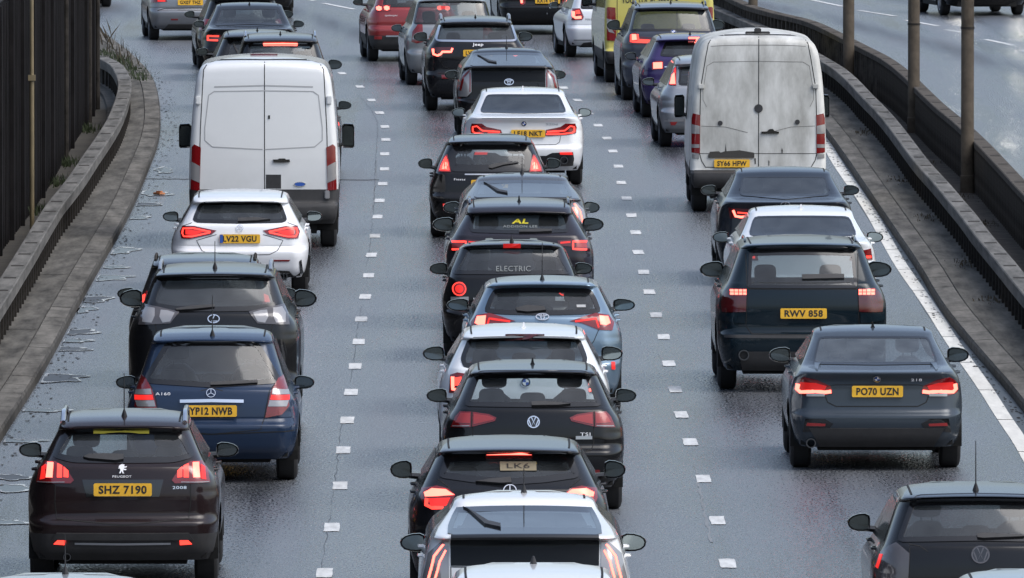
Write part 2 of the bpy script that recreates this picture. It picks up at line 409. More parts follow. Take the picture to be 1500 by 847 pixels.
    def patch(s, name, poly, m, off=.004, thick=.012, parent=None, step=.035, front=False, loc=None):
        bm = bmesh.new()
        vs = [bm.verts.new((x, 0, t)) for x, t in poly]
        try: f = bm.faces.new(vs)
        except ValueError: bm.free(); return None
        f.normal_update(); bmesh.ops.triangulate(bm, faces=[f], quad_method='BEAUTY', ngon_method='EAR_CLIP')
        xs = [p[0] for p in poly]; ts = [p[1] for p in poly]
        def cuts(a, b): n = int((b-a)/step); return [a+(b-a)*(i+1)/(n+1) for i in range(n)]
        for c in cuts(min(xs), max(xs)): bmesh.ops.bisect_plane(bm, geom=bm.verts[:]+bm.edges[:]+bm.faces[:], plane_co=(c, 0, 0), plane_no=(1, 0, 0), dist=1e-5)
        for c in cuts(min(ts), max(ts)): bmesh.ops.bisect_plane(bm, geom=bm.verts[:]+bm.edges[:]+bm.faces[:], plane_co=(0, 0, c), plane_no=(0, 0, 1), dist=1e-5)
        return s._map(bm, name, m, off, thick, parent, front)
    def _map(s, bm, name, m, off, thick, parent, front=False):
        bmesh.ops.recalc_face_normals(bm, faces=bm.faces)
        if bm.faces and sum((f.normal.y for f in bm.faces)) > 0 and not front: bmesh.ops.reverse_faces(bm, faces=bm.faces)
        be = [e for e in bm.edges if len(e.link_faces) == 1]
        par = {v: (v.co.x, v.co.z) for v in bm.verts}
        g = bmesh.ops.extrude_edge_only(bm, edges=be)
        nv = [v for v in g['geom'] if isinstance(v, bmesh.types.BMVert)]
        for v in bm.verts:
            x, t = v.co.x, v.co.z
            o = off if v in par else off-thick
            v.co = (s.PF(x, t, o) if front else s.P(x, t)+s.N(x, t)*o)
        bmesh.ops.recalc_face_normals(bm, faces=bm.faces)
        return frombm(name, bm, m, parent or s.root, True, 40)
    def stroke(s, name, path, wd, m, off=.003, thick=.008, parent=None, closed=False, mirror=False):
        bm = bmesh.new()
        if mirror and abs(path[0][0]) < .04: path = [(0, path[0][1])]+list(path[1:])
        for sg in ((1, -1) if mirror else (1,)):
            p = [Vector((sg*x, t)) for x, t in path]
            if closed: p.append(p[0])
            q = []
            for a, b in zip(p, p[1:]):
                n = max(1, int((b-a).length/.03)); q += [a+(b-a)*k/n for k in range(n)]
            q.append(p[-1]); Ls = []
            for i, c in enumerate(q):
                a = q[i-1] if i else (q[-2] if closed else q[0]); b = q[i+1] if i < len(q)-1 else (q[1] if closed else q[-1])
                d = (b-a)
                if d.length < 1e-6: d = Vector((1, 0))
                d.normalize(); n = Vector((-d.y, d.x))*wd/2; Ls.append((c+n, c-n))
            vv = [(bm.verts.new((a.x, 0, a.y)), bm.verts.new((b.x, 0, b.y))) for a, b in Ls]
            for a, b in zip(vv, vv[1:]): bm.faces.new((a[0], a[1], b[1], b[0]))
        return s._map(bm, name, m, off, thick, parent)
    def full(s, half): 
        h = list(half); h[0] = (0, h[0][1]); h[-1] = (0, h[-1][1])
        return h + [(-x, t) for x, t in h[-2:0:-1]]
    def inset(s, poly, d, dt=None):
        n = len(poly); out = []
        ar = sum(poly[i-1][0]*poly[i][1]-poly[i][0]*poly[i-1][1] for i in range(n)); sg = 1 if ar > 0 else -1
        for i in range(n):
            a, b, c = Vector(poly[i-1]), Vector(poly[i]), Vector(poly[(i+1) % n])
            d1 = (b-a).normalized(); d2 = (c-b).normalized()
            n1 = Vector((-d1.y, d1.x))*sg; n2 = Vector((-d2.y, d2.x))*sg; m_ = (n1+n2)
            k = 1/max(.35, (1+n1.dot(n2))); v = b+m_*k*d
            out.append((v.x, v.y))
        return out
    def window(s, half, frit=.055, top=None, name='rear_window', glass=None, hole=True, px=True):
        h = s.HP(half) if px else half
        f = s.full(h)
        # round the corners
        q = []; n = len(f)
        for i in range(n):
            a, b, c = Vector(f[i-1]), Vector(f[i]), Vector(f[(i+1) % n])
            if b.x == 0: q.append((b.x, b.y)); continue
            r1 = min(.05, (a-b).length*.3); r2 = min(.05, (c-b).length*.3)
            p = b+(a-b).normalized()*r1; w2 = b+(c-b).normalized()*r2
            for k in (0, .5, 1): u = p*(1-k)**2+b*2*k*(1-k)+w2*k*k; q.append((u.x, u.y))
        f = q; ins = s.inset(f, frit)
        ft = min(t for _, t in ins); tp_ = max(t for _, t in f)
        if top: ins = [(x, min(t, tp_-top)) for x, t in ins]
        if hole: s.holes.append(s.inset(f, frit*.45))
        s.winf, s.wini = f, ins
    def addwindow(s, name='rear_window', glass=None):
        f, ins = s.winf, s.wini
        bm = bmesh.new(); n = len(f); K = 3
        def seg(poly):
            out = []
            for i in range(n):
                a, b = Vector(poly[i]), Vector(poly[(i+1) % n])
                m_ = max(1, int((Vector(f[i])-Vector(f[(i+1) % n])).length/.04))
                out += [a+(b-a)*k/m_ for k in range(m_)]
            return out
        A, B = seg(f), seg(ins); rows = [[bm.verts.new((a.x+(b.x-a.x)*k/K, 0, a.y+(b.y-a.y)*k/K)) for a, b in zip(A, B)] for k in range(K+1)]
        for r0, r1 in zip(rows, rows[1:]):
            for i in range(len(A)): j = (i+1) % len(A); bm.faces.new((r0[i], r0[j], r1[j], r1[i]))
        o = s._map(bm, name, 'frit', .006, .012, None)
        s.patch('glass_pane', [(x, t) for x, t in s.inset(ins, -.006)], glass or s.glass, .004, .003, o, .06)
        return o
    def lamp(s, polyh, base='lens_red', kids=(), name='tail_lamp', off=.010, thick=.03, px=True, sides=(1, -1), z=None):
        p = s.HP(polyh) if px else polyh
        ks = [(k[0], s.HP(k[1]) if px else k[1], k[2], k[3] if len(k) > 3 else None) for k in kids]
        for sg in sides:
            pp = [(sg*x, t) for x, t in p]
            o = s.patch(name, pp, base, off, thick)
            if o is None: continue
            for nm, pts, m_, wd in ks:
                q = [(sg*x, t) for x, t in pts]
                if wd: s.stroke(nm, q, wd, m_, off+.004, .006, o)
                else: s.patch(nm, q, m_, off+.004, .006, o)
    def frame(s, x, t):
        p = s.P(x, t); n = s.N(x, t); up = Vector((0, 0, 1))-n*n.z; up.normalize(); r = up.cross(n)*-1
        r = Vector((n.y*-1, n.x, 0)).normalized() if False else (-(n.cross(up)))
        if r.x < 0: r = -r
        m_ = Matrix((( r.x, up.x, n.x, p.x), (r.y, up.y, n.y, p.y), (r.z, up.z, n.z, p.z), (0, 0, 0, 1)))
        return m_
    def flat(s, name, v2, faces, m, fr, off, parent, ext=.003):
        v = [fr @ Vector((a, b, off)) for a, b in v2]; n = len(v)
        v += [fr @ Vector((a, b, off-ext)) for a, b in v2]
        from collections import Counter
        fc = [tuple(f) for f in faces]; ec = Counter(); d = {}
        for f in fc:
            for a, b in zip(f, f[1:]+f[:1]): ec[tuple(sorted((a, b)))] += 1; d[tuple(sorted((a, b)))] = (a, b)
        sk = [(d[e][1], d[e][0], d[e][0]+n, d[e][1]+n) for e, c in ec.items() if c == 1]
        return frompy(name, v, fc+sk, m, parent or s.root)
    def text(s, txt, x, t, h, wd, m='white_badge', name='lettering', off=.004, parent=None, bold=.0, fr=None, ital=0, ext=.003):
        v, f = text2d(txt, bold); fr = fr or s.frame(x, t)
        return s.flat(name, [(a*wd+b*h*ital, b*h) for a, b in v], f, m, fr, off, parent, ext)
    def plate(s, pos, txt, wd=.52, ht=.115, m='plate', tw=.43, band=False):
        x, t = s.T(*pos); fr = s.frame(x, t)
        p = s.P(x, t); tilt = .06
        fr = Matrix.Translation(p+Vector((0, -.02, 0))) @ Matrix.Rotation(math.pi/2-tilt, 4, 'X')
        r = .01; q = [(-wd/2, -ht/2+r), (-wd/2+r, -ht/2), (wd/2-r, -ht/2), (wd/2, -ht/2+r), (wd/2, ht/2-r), (wd/2-r, ht/2), (-wd/2+r, ht/2), (-wd/2, ht/2-r)]
        o = s.flat('number_plate', q, [tuple(range(8))], m, fr, .006, None, .02)
        s.text(txt, 0, 0, ht*.66, tw, 'plate_text', 'plate_lettering', .0085, o, .03, fr, ext=.002)
        if band: s.flat('plate_band', [(-wd/2+.004, -ht/2+.004), (-wd/2+.045, -ht/2+.004), (-wd/2+.045, ht/2-.004), (-wd/2+.004, ht/2-.004)], [(0, 1, 2, 3)], 'blue', fr, .008, o, .0015)
        return o
    def lines(s, name, polys, wd, m, fr, off=.006, parent=None, ext=.005):
        v = []; f = []
        for pl in polys:
            pl = [Vector(p) for p in pl]; closed = (pl[0]-pl[-1]).length < 1e-6; b = len(v); n = len(pl)
            for i, c in enumerate(pl):
                a = pl[i-1] if i else (pl[-2] if closed else pl[0]); d = pl[i+1] if i < n-1 else (pl[1] if closed else pl[-1])
                e = (d-a).normalized(); q = Vector((-e.y, e.x))*wd/2; v += [tuple(c+q), tuple(c-q)]
            for i in range(n-1): f.append((b+2*i, b+2*i+1, b+2*i+3, b+2*i+2))
        return s.flat(name, v, f, m, fr, off, parent, ext)
    def logo(s, kind, pos, r, m='chrome', px=True):
        x, t = s.T(*pos) if px else pos
        fr = s.frame(x, t) @ Matrix.Translation((0, 0, .010))
        el = lambda rx, ry, cx=0, cy=0, n=24: [(cx+rx*math.cos(2*math.pi*k/n), cy+ry*math.sin(2*math.pi*k/n)) for k in range(n+1)]
        if kind == 'vw':
            P_ = [el(r*.93, r*.93), [(-r*.36, r*.82), (0, -.02*r), (r*.36, r*.82)], [(-r*.80, r*.42), (-r*.36, -r*.72), (0, r*.04), (r*.36, -r*.72), (r*.80, r*.42)]]
            s.flat('badge_back', el(r, r)[:-1], [tuple(range(24))], 'black_gloss', fr, .004, None)
            return s.lines('badge', P_, r*.17, m, fr)
        if kind == 'toyota': return s.lines('badge', [el(r, r*.68), el(r*.62, r*.24, 0, r*.38), el(r*.27, r*.64)], r*.15, m, fr)
        if kind == 'lexus': return s.lines('badge', [el(r, r*.72), [(r*.15, r*.62), (-r*.35, -r*.42), (r*.80, -r*.42)]], r*.16, m, fr)
        if kind == 'star': return s.lines('badge', [el(r, r), [(0, 0), (0, r)], [(0, 0), (.866*r, -.5*r)], [(0, 0), (-.866*r, -.5*r)]], r*.14, m, fr)
        if kind == 'ford': 
            s.flat('badge', el(r*1.5, r*.6)[:-1], [tuple(range(24))], 'chrome', fr, .005, None)
            return s.flat('badge_field', el(r*1.3, r*.46)[:-1], [tuple(range(24))], 'blue', fr, .007, None)
        if kind == 'bmw':
            o = s.flat('badge', el(r, r)[:-1], [tuple(range(24))], 'black_gloss', fr, .004, None)
            for q in range(4):
                a0 = q*math.pi/2; p = [(0, 0)]+[(r*.66*math.cos(a0+k*math.pi/12), r*.66*math.sin(a0+k*math.pi/12)) for k in range(7)]
                s.flat('badge_quarter', p, [tuple(range(8))], 'white_badge' if q % 2 == 0 else 'blue', fr, .006, o, .001)
            s.lines('badge_ring', [el(r*.97, r*.97)], r*.1, 'chrome', fr, .006, o, .003); return o
        if kind == 'lion':
            p = [(-.55, -1), (-.25, -1), (-.05, -.45), (.15, -1), (.5, -1), (.30, -.75), (.28, -.2), (.75, -.35), (1, -.1), (.5, 0), (.35, .2), (.95, .3), (1, .55), (.4, .5), (.55, .9), (.1, 1), (-.35, .85), (-.7, .5), (-.5, .4), (-.8, .1), (-.45, .05), (-.3, -.3)]
            v = [(a*r, b*r) for a, b in p]; bm = bmesh.new(); fv = [bm.verts.new((a, b, 0)) for a, b in v]; bm.faces.new(fv).normal_update()
            bmesh.ops.triangulate(bm, faces=bm.faces[:], ngon_method='EAR_CLIP'); bm.verts.index_update(); tri = [tuple(x.index for x in f.verts) for f in bm.faces]; bm.free()
            return s.flat('badge', v, tri, 'white_badge', fr, .006, None)
        if kind == 'disc': return s.flat('badge', el(r, r)[:-1], [tuple(range(24))], m, fr, .006, None)
    # ---- furniture
    def sides(s):
        H = s.H; zb = s.zb; W = s.W0
        if s.kind == 'van':
            ya, yb = s.L-2.6, s.L-1.75; z0, z1 = 1.25, 1.95
            segs = [[(s.L-2.55, z0), (s.L-1.35, z0), (s.L-1.75, z1), (s.L-2.5, z1)]]
        else:
            z0, z1 = zb-.01, H-.11; r0 = s.R(z0)+.42; f0 = s.L-1.42; r1 = s.R(min(z1, s.zt))+.40; f1 = s.L-2.05
            mid = s.ro+s.wbase_()*.52
            segs = [[(r0, z0), (mid-.03, z0), (mid-.03, z1), (r1, z1)], [(mid+.03, z0), (f0, z0), (f1, z1), (mid+.03, z1)]]
        for sg in (-1, 1):
            for q in segs:
                bm = bmesh.new(); n = 8; m_ = 10; g = []
                for i in range(n+1):
                    a = i/n; ya = q[0][0]+(q[3][0]-q[0][0])*a; yb = q[1][0]+(q[2][0]-q[1][0])*a; t = q[0][1]+(q[3][1]-q[0][1])*a
                    Wd = interp(s.Wt, t); zz = t-s.drop(t)*(Wd/W)**2
                    g.append([bm.verts.new((sg*(Wd*s.tap(y)+.004), y, zz)) for y in [ya+(yb-ya)*k/m_ for k in range(m_+1)]])
                for a, b in zip(g, g[1:]):
                    for k in range(m_): bm.faces.new((a[k], a[k+1], b[k+1], b[k]) if sg > 0 else (a[k+1], a[k], b[k], b[k+1]))
                frombm('side_window', bm, 'glass_side', s.root)
        # door handles
            if s.kind != 'van':
                for y in (s.ro+.35, s.ro+s.wbase_()*.52+.12):
                    bm = bmesh.new(); t = zb-.10; Wd = interp(s.Wt, t)*s.tap(y)
                    tube(bm, [(sg*(Wd-.01), y-.10, t), (sg*(Wd+.03), y-.07, t), (sg*(Wd+.035), y+.07, t), (sg*(Wd-.005), y+.10, t)], .012, 6)
                    frombm('door_handle', bm, s.paint, s.root)
    def mirrors(s, z=None, wd=.20, ht=.135, out=.16, col='black_gloss', y=None, tall=False, x=None, stalk=True):
        z = z or s.zb+.07; y = y or s.L-1.62; Wd = interp(s.Wt, min(z, s.H))*s.tap(y)
        xo = s.W0+out
        for sg in (-1, 1):
            if tall: pts = [(-.5, -.46), (-.42, -.5), (.38, -.5), (.5, -.42), (.5, .34), (.38, .48), (-.34, .5), (-.5, .40)]
            else: pts = [(-.5, -.34), (-.44, -.47), (-.2, -.5), (.08, -.48), (.32, -.38), (.46, -.20), (.5, .02), (.44, .22), (.28, .38), (.02, .48), (-.28, .5), (-.46, .38), (-.5, .15)]
            cx = xo-wd/2
            bm = bmesh.new(); rings = []
            for k, (sc, dy) in enumerate([(.90, .012), (1, 0), (1.03, .03), (.96, .07), (.78, .105), (.42, .125)]):
                rings.append([bm.verts.new((sg*(cx+a*wd*sc), y+dy-a*.05, z+b*ht*sc)) for a, b in pts])
            for A, B in zip(rings, rings[1:]):
                for k in range(len(pts)): q = (A[k], A[(k+1) % len(pts)], B[(k+1) % len(pts)], B[k]); bm.faces.new(q if sg > 0 else q[::-1])
            bm.faces.new(rings[-1] if sg < 0 else rings[-1][::-1])
            if stalk: tube(bm, [(sg*(Wd-.03), y+.06, z-ht*.42), (sg*(cx-wd*.3), y+.06, z-ht*.34)], [.035, .028], 6)
            bmesh.ops.recalc_face_normals(bm, faces=bm.faces)
            o = frombm('door_mirror', bm, col, s.root)
            v = [(sg*(cx+a*wd*.86), y+.006-a*.05, z+b*ht*.82) for a, b in pts]
            if sg < 0: v = v[::-1]
            frompy('mirror_glass', v, [tuple(range(len(v)))], 'mirror_glass', o)
    def roofz(s, x, y):
        # height of the roof skin above (x, y)
        lo, hi = s.zb, s.H
        best = s.H
        for i in range(150):
            t = s.H-(s.H-s.zb)*i/300
            W = interp(s.Wt, t); xx = abs(x)/s.tap(y)
            if xx >= W*.995: continue
            rx = min(interp(s.rcx, t), W*.5); Fy = interp(s.Ft, t); span = max(.01, Fy-s.R(t)); ry = min(interp(s.rcy, t), span*.2); q = max(0, (xx-W+rx)/rx); fx = min(.3, W*.5); qf = max(0, (xx-W+fx)/fx)
            if s.R(t)+s.bow*(xx/W)**2+ry*(1-math.sqrt(1-min(1, q*q))) <= y <= Fy-.10-min(.32, span*.25)*(1-math.sqrt(1-min(1, qf*qf))): return t-s.drop(t)*(x/s.W0)**2
        return s.zt
    def fin(s, y=1.0, col=None, h=.075):
        z = s.roofz(0, y)-.006; bm = bmesh.new(); R_ = []
        for k in range(7):
            a = k/6; yy = y-.02+.19*a; hh = h*(1-a)**1.0 if k else h*.9; ww = .028*(1-.3*a)
            zz = s.roofz(0, yy)-.006
            R_.append([bm.verts.new(p) for p in ((-ww, yy, zz), (-ww*.5, yy, zz+hh*.35), (-.006, yy+.0, zz+hh), (.006, yy, zz+hh), (ww*.5, yy, zz+hh*.35), (ww, yy, zz))])
        for A, B in zip(R_, R_[1:]):
            for k in range(5): bm.faces.new((A[k], A[k+1], B[k+1], B[k]))
        bm.faces.new(R_[0]); bm.faces.new(R_[-1][::-1]); bmesh.ops.recalc_face_normals(bm, faces=bm.faces)
        frombm('roof_aerial', bm, col or 'black_gloss', s.root)
    def mast(s, y=.7, h=.35, lean=.08, x=0):
        z = s.roofz(x, y)-.01; bm = bmesh.new()
        tube(bm, [(x, y, z), (x, y-.01, z+.03), (x, y-.02, z+.07)], [.03, .022, .008], 8)
        tube(bm, [(x, y-.02, z+.06), (x, y-.02-lean, z+h)], [.006, .0035], 6)
        frombm('roof_aerial', bm, 'black_plastic', s.root)
    def rails(s, m='silver_trim', y0=.75, y1=None, xw=None, h=.05, r=.018):
        y1 = y1 or s.L-2.3
        for sg in (-1, 1):
            pts = []; n = 12
            for k in range(n+1):
                y = y0+(y1-y0)*k/n; x = (xw or interp(s.Wt, s.zt+.02)*.93)
                z = s.roofz(x*.96, y)+h*min(1, min(k, n-k)/1.6)
                pts.append((sg*x, y, z))
            bm = bmesh.new(); tube(bm, [(pts[0][0], pts[0][1]-.03, pts[0][2]-.01)]+pts+[(pts[-1][0], pts[-1][1]+.03, pts[-1][2]-.01)], r, 8); frombm('roof_rail', bm, m, s.root)
    def roofseams(s, k=.86):
        for sg in (-1, 1):
            v = []; f = []; n = 16; ya = s.R(s.zt+.03)+.22; yb = s.L-2.35
            for i in range(n+1):
                y = ya+(yb-ya)*i/n; x = interp(s.Wt, s.zt+.02)*k*s.tap(y)
                v += [(sg*(x-.009), y, s.roofz(x-.009, y)+.004), (sg*(x+.009), y, s.roofz(x+.009, y)+.004)]
            for i in range(n): f.append((2*i, 2*i+1, 2*i+3, 2*i+2))
            frompy('roof_seam', v, f, 'gap', s.root)
    def cabin(s, heads=True, rear=True, dash=True):
        W = s.W0-.16; L = s.L; zb = s.zb
        bm = bmesh.new(); box(bm, -W, W, .35, L-1.4, .50, .58)
        box(bm, -W+.05, W-.05, L-1.70, L-1.35, .58, s.zf-.05)
        frombm('cabin_floor', bm, 'under', s.root, False)
        ys = s.ro+s.wbase_()*.50
        def slab(bm, out, y0, y1, m_):        # rounded outline (x, z) given a padded thickness
            rows = []
            cx = sum(p[0] for p in out)/len(out); cz = sum(p[1] for p in out)/len(out)
            for k, yy in ((.80, y0), (.95, y0+(y1-y0)*.12), (1, y0+(y1-y0)*.4), (1, y0+(y1-y0)*.65), (.94, y0+(y1-y0)*.9), (.8, y1)):
                rows.append([bm.verts.new(m_ @ Vector((cx+(x-cx)*k, yy, cz+(z-cz)*(k if k > .9 else k*1.06)))) for x, z in out])
            for A, B in zip(rows, rows[1:]):
                for k in range(len(out)): bm.faces.new((A[k], A[(k+1) % len(out)], B[(k+1) % len(out)], B[k]))
            bm.faces.new(rows[0][::-1]); bm.faces.new(rows[-1])
        def seat(x, y, w_, top, tilt, name):
            bm = bmesh.new(); m_ = Matrix.Translation((x, y, .55)) @ Matrix.Rotation(tilt, 4, 'X')
            t = top-.55; h = w_/2
            sh = .12 if w_ < .6 else .05
            slab(bm, [(-h, 0), (h, 0), (h*1.0, t*.45), (h*.96, t-.20 if w_ < .6 else t-.06), (h-sh*.6, t-.07 if w_ < .6 else t-.02), (h-sh*1.3, t), (-h+sh*1.3, t), (-h+sh*.6, t-.07 if w_ < .6 else t-.02), (-h*.96, t-.20 if w_ < .6 else t-.06), (-h, t*.45)], -.07, .08, m_)
            box(bm, -w_/2, w_/2, 0, .5, -.10, .08, Matrix.Translation((x, y, .58)), .03)
            frombm(name, bm, 'seat', s.root)
        def head(x, y, z, nm='headrest'):
            bm = bmesh.new(); o_ = []
            for k in range(20):
                a = 2*math.pi*k/20; ca, sa = math.cos(a), math.sin(a)
                o_.append((.125*math.copysign(abs(ca)**.55, ca), .095+.095*math.copysign(abs(sa)**.55, sa)))
            slab(bm, o_, -.055, .05, Matrix.Translation((x, y, z)))
            tube(bm, [(x-.045, y, z-.09), (x-.045, y, z+.03)], .007, 5); tube(bm, [(x+.045, y, z-.09), (x+.045, y, z+.03)], .007, 5)
            frombm(nm, bm, 'seat', s.root)
        zs = min(s.H-.33, 1.12)
        for x in (-.37, .37):
            seat(x, ys, .46, zs, .18, 'front_seat'); head(x, ys-.14, zs+.03)
        if rear:
            yr = s.ro+.15; seat(0, yr, W*2-.12, min(zb-.06, zs-.1), .2, 'rear_bench')
            if heads:
                for x in (-.40, 0, .40): head(x, yr-.12, min(zb-.04, zs-.08)+(.0 if x else -.04))
    def wiper(s, pts, px=True):
        q = [s.T(*p) for p in pts] if px else pts
        return s.patch('wiper', q, 'black_plastic', .025, .02)
    def seam(s, pts, wd=.008, mirror=True, name='panel_gap', m='gap', px=True, off=.0025):
        q = s.HP(pts) if px else pts
        return s.stroke(name, q, wd, m, off, .004, None, False, mirror)
    def exhaust(s, x, z, r=.035, both=False):
        for xx in ((x, -x) if both else (x,)):
            bm = bmesh.new(); n = 16; R_ = []
            for rr, y in ((r*.8, .12), (r*.8, -.012), (r, -.012), (r, .15)):
                R_.append([bm.verts.new((xx+rr*math.cos(2*math.pi*k/n), s.R(z)+y, z+rr*math.sin(2*math.pi*k/n))) for k in range(n)])
            for A, B in zip(R_, R_[1:]):
                for k in range(n): bm.faces.new((A[k], A[(k+1) % n], B[(k+1) % n], B[k]))
            bm.faces.new(R_[0][::-1])
            frombm('exhaust', bm, 'dark_chrome', s.root)
    def finish(s, cabin=True, mz=None, mirkw=None, seams=True, **k):
        s.body()
        if getattr(s, 'winf', None): s.addwindow()
        if s.kind != 'van':
            # windscreen
            if s.H > 1:
                z0, z1 = s.zf+.0, s.H-.10
                poly = [(-interp(s.Wt, z0)+.08, z0), (interp(s.Wt, z0)-.08, z0), (interp(s.Wt, z1)-.08, z1), (-interp(s.Wt, z1)+.08, z1)]
                s.patch('windscreen', poly, 'windscreen', .008, .01, None, .12, True)
            if cabin: s.cabin(**k)
            if seams: s.roofseams()
        s.sides(); s.mirrors(z=mz, **(mirkw or {}))
# ================================================================ THE SETTING
def curve(pts, z=0.0, ext=None):
    q = sorted([(p.y, p.x) for p in (G(a, b, z) for a, b in pts)])
    if ext: q = ext[0]+q+ext[1]
    q = sorted(q)
    out = [q[0]]
    for a in q[1:]:
        if a[0]-out[-1][0] > 2.5: out.append(a)
    return chaikin(out, 2, .25)
def tree_mat(name, build):
    m = bpy.data.materials.new(name); m.use_nodes = True; build(m.node_tree, m.node_tree.nodes['Principled BSDF'], m.node_tree.links); M[name] = m
kerbL = curve([(0, 648.5), (27.6, 605.6), (52, 567), (81, 516.6), (107, 466), (139.6, 406), (189, 320), (212, 264.5), (236, 204), (234, 151), (223, 117), (204, 98), (189, 83), (142, 49)], 0,
              [[(60, -5.15), (100, -5.25)], [(330, -11.2), (380, -16.5), (450, -26)]])
barLc = [(12, 412), (77.5, 301), (92.6, 283.4), (113.4, 257), (132, 228), (149, 204), (165, 179.5), (175.7, 155), (182, 134), (183, 123), (181, 113), (177.6, 106), (174, 99), (168, 92.6), (160.6, 87.7), (149, 83)]
barL = curve(barLc, .60, [[(60, -5.65), (110, -5.8)], [(275, -9.2), (300, -11), (330, -13.6)]])
fenL = curve([(51, 308), (75.6, 268), (98, 227), (128.5, 181), (140.6, 161)], 0, [[(60, -6.75), (120, -6.85)], []])
kerbR = curve([(1500, 602), (1492, 591.5), (1428.6, 521), (1377.5, 457.6), (1345.7, 400), (1310.6, 349), (1208.7, 196)], 0, [[(60, 5.75), (130, 5.65)], [(262, 5.05), (285, 4.55), (310, 3.6), (340, 1.8), (400, -4)]])
barR = curve([(1498.7, 414.5), (1470, 378.5), (1439, 343), (1415, 310), (1402, 295.7), (1378, 266.6), (1353.6, 241), (1330, 210), (1310, 183), (1290, 159.5), (1269.4, 139.6), (1248.6, 116.6), (1222.5, 94.5), (1130, 45), (1090, 28)], .60, [[(60, 6.45), (120, 6.4)], [(330, 2.6), (400, -3.5)]])
bar2 = curve([(1497.8, 273), (1487, 260), (1462.5, 234), (1438, 208), (1405.7, 178), (1380, 158), (1359.7, 139), (1325, 104.5), (1296.8, 84), (1266, 69), (1205.6, 38), (1178, 27.6), (1132, 18), (1077, 1.5)], .87, [[(60, 7.25), (150, 7.2)], [(340, 3.3), (400, -2)]])
def fX(c): return lambda Y: interp(c, Y)
KL, BL, FL, KR, BR, B2 = map(fX, (kerbL, barL, fenL, kerbR, barR, bar2))
def strip(name, ya, yb, step, prof, m, kind='structure', parent=None, smooth=False):
    """prof: list of functions Y -> (x, z)"""
    n = max(1, int((yb-ya)/step)); v = []; f = []; k = len(prof)
    for i in range(n+1):
        Y = ya+(yb-ya)*i/n
        for p in prof: x, z = p(Y); v.append((x, Y, z))
    for i in range(n):
        for j in range(k-1):
            a = i*k+j; f.append((a, a+1, a+1+k, a+k))
    o = frompy(name, v, f, m, parent, smooth, 30)
    if name in ('road', 'opposite_road'):
        at = o.data.attributes.new('lane', 'FLOAT', 'POINT')
        for i_, p_ in enumerate(v): at.data[i_].value = p_[0]-interp(laneX, p_[1])
    if kind: o['kind'] = kind
    return o
laneX = sorted((G(a, b_).y, G(a, b_).x) for a, b_ in [(1066, 826), (1030, 702), (998, 608), (972, 494), (951, 428), (935, 370), (918, 291), (906, 244), (889, 203), (876, 184)])+[(262, 1.05), (275, .55), (290, -.4), (310, -2.2), (340, -5.5), (400, -14)]
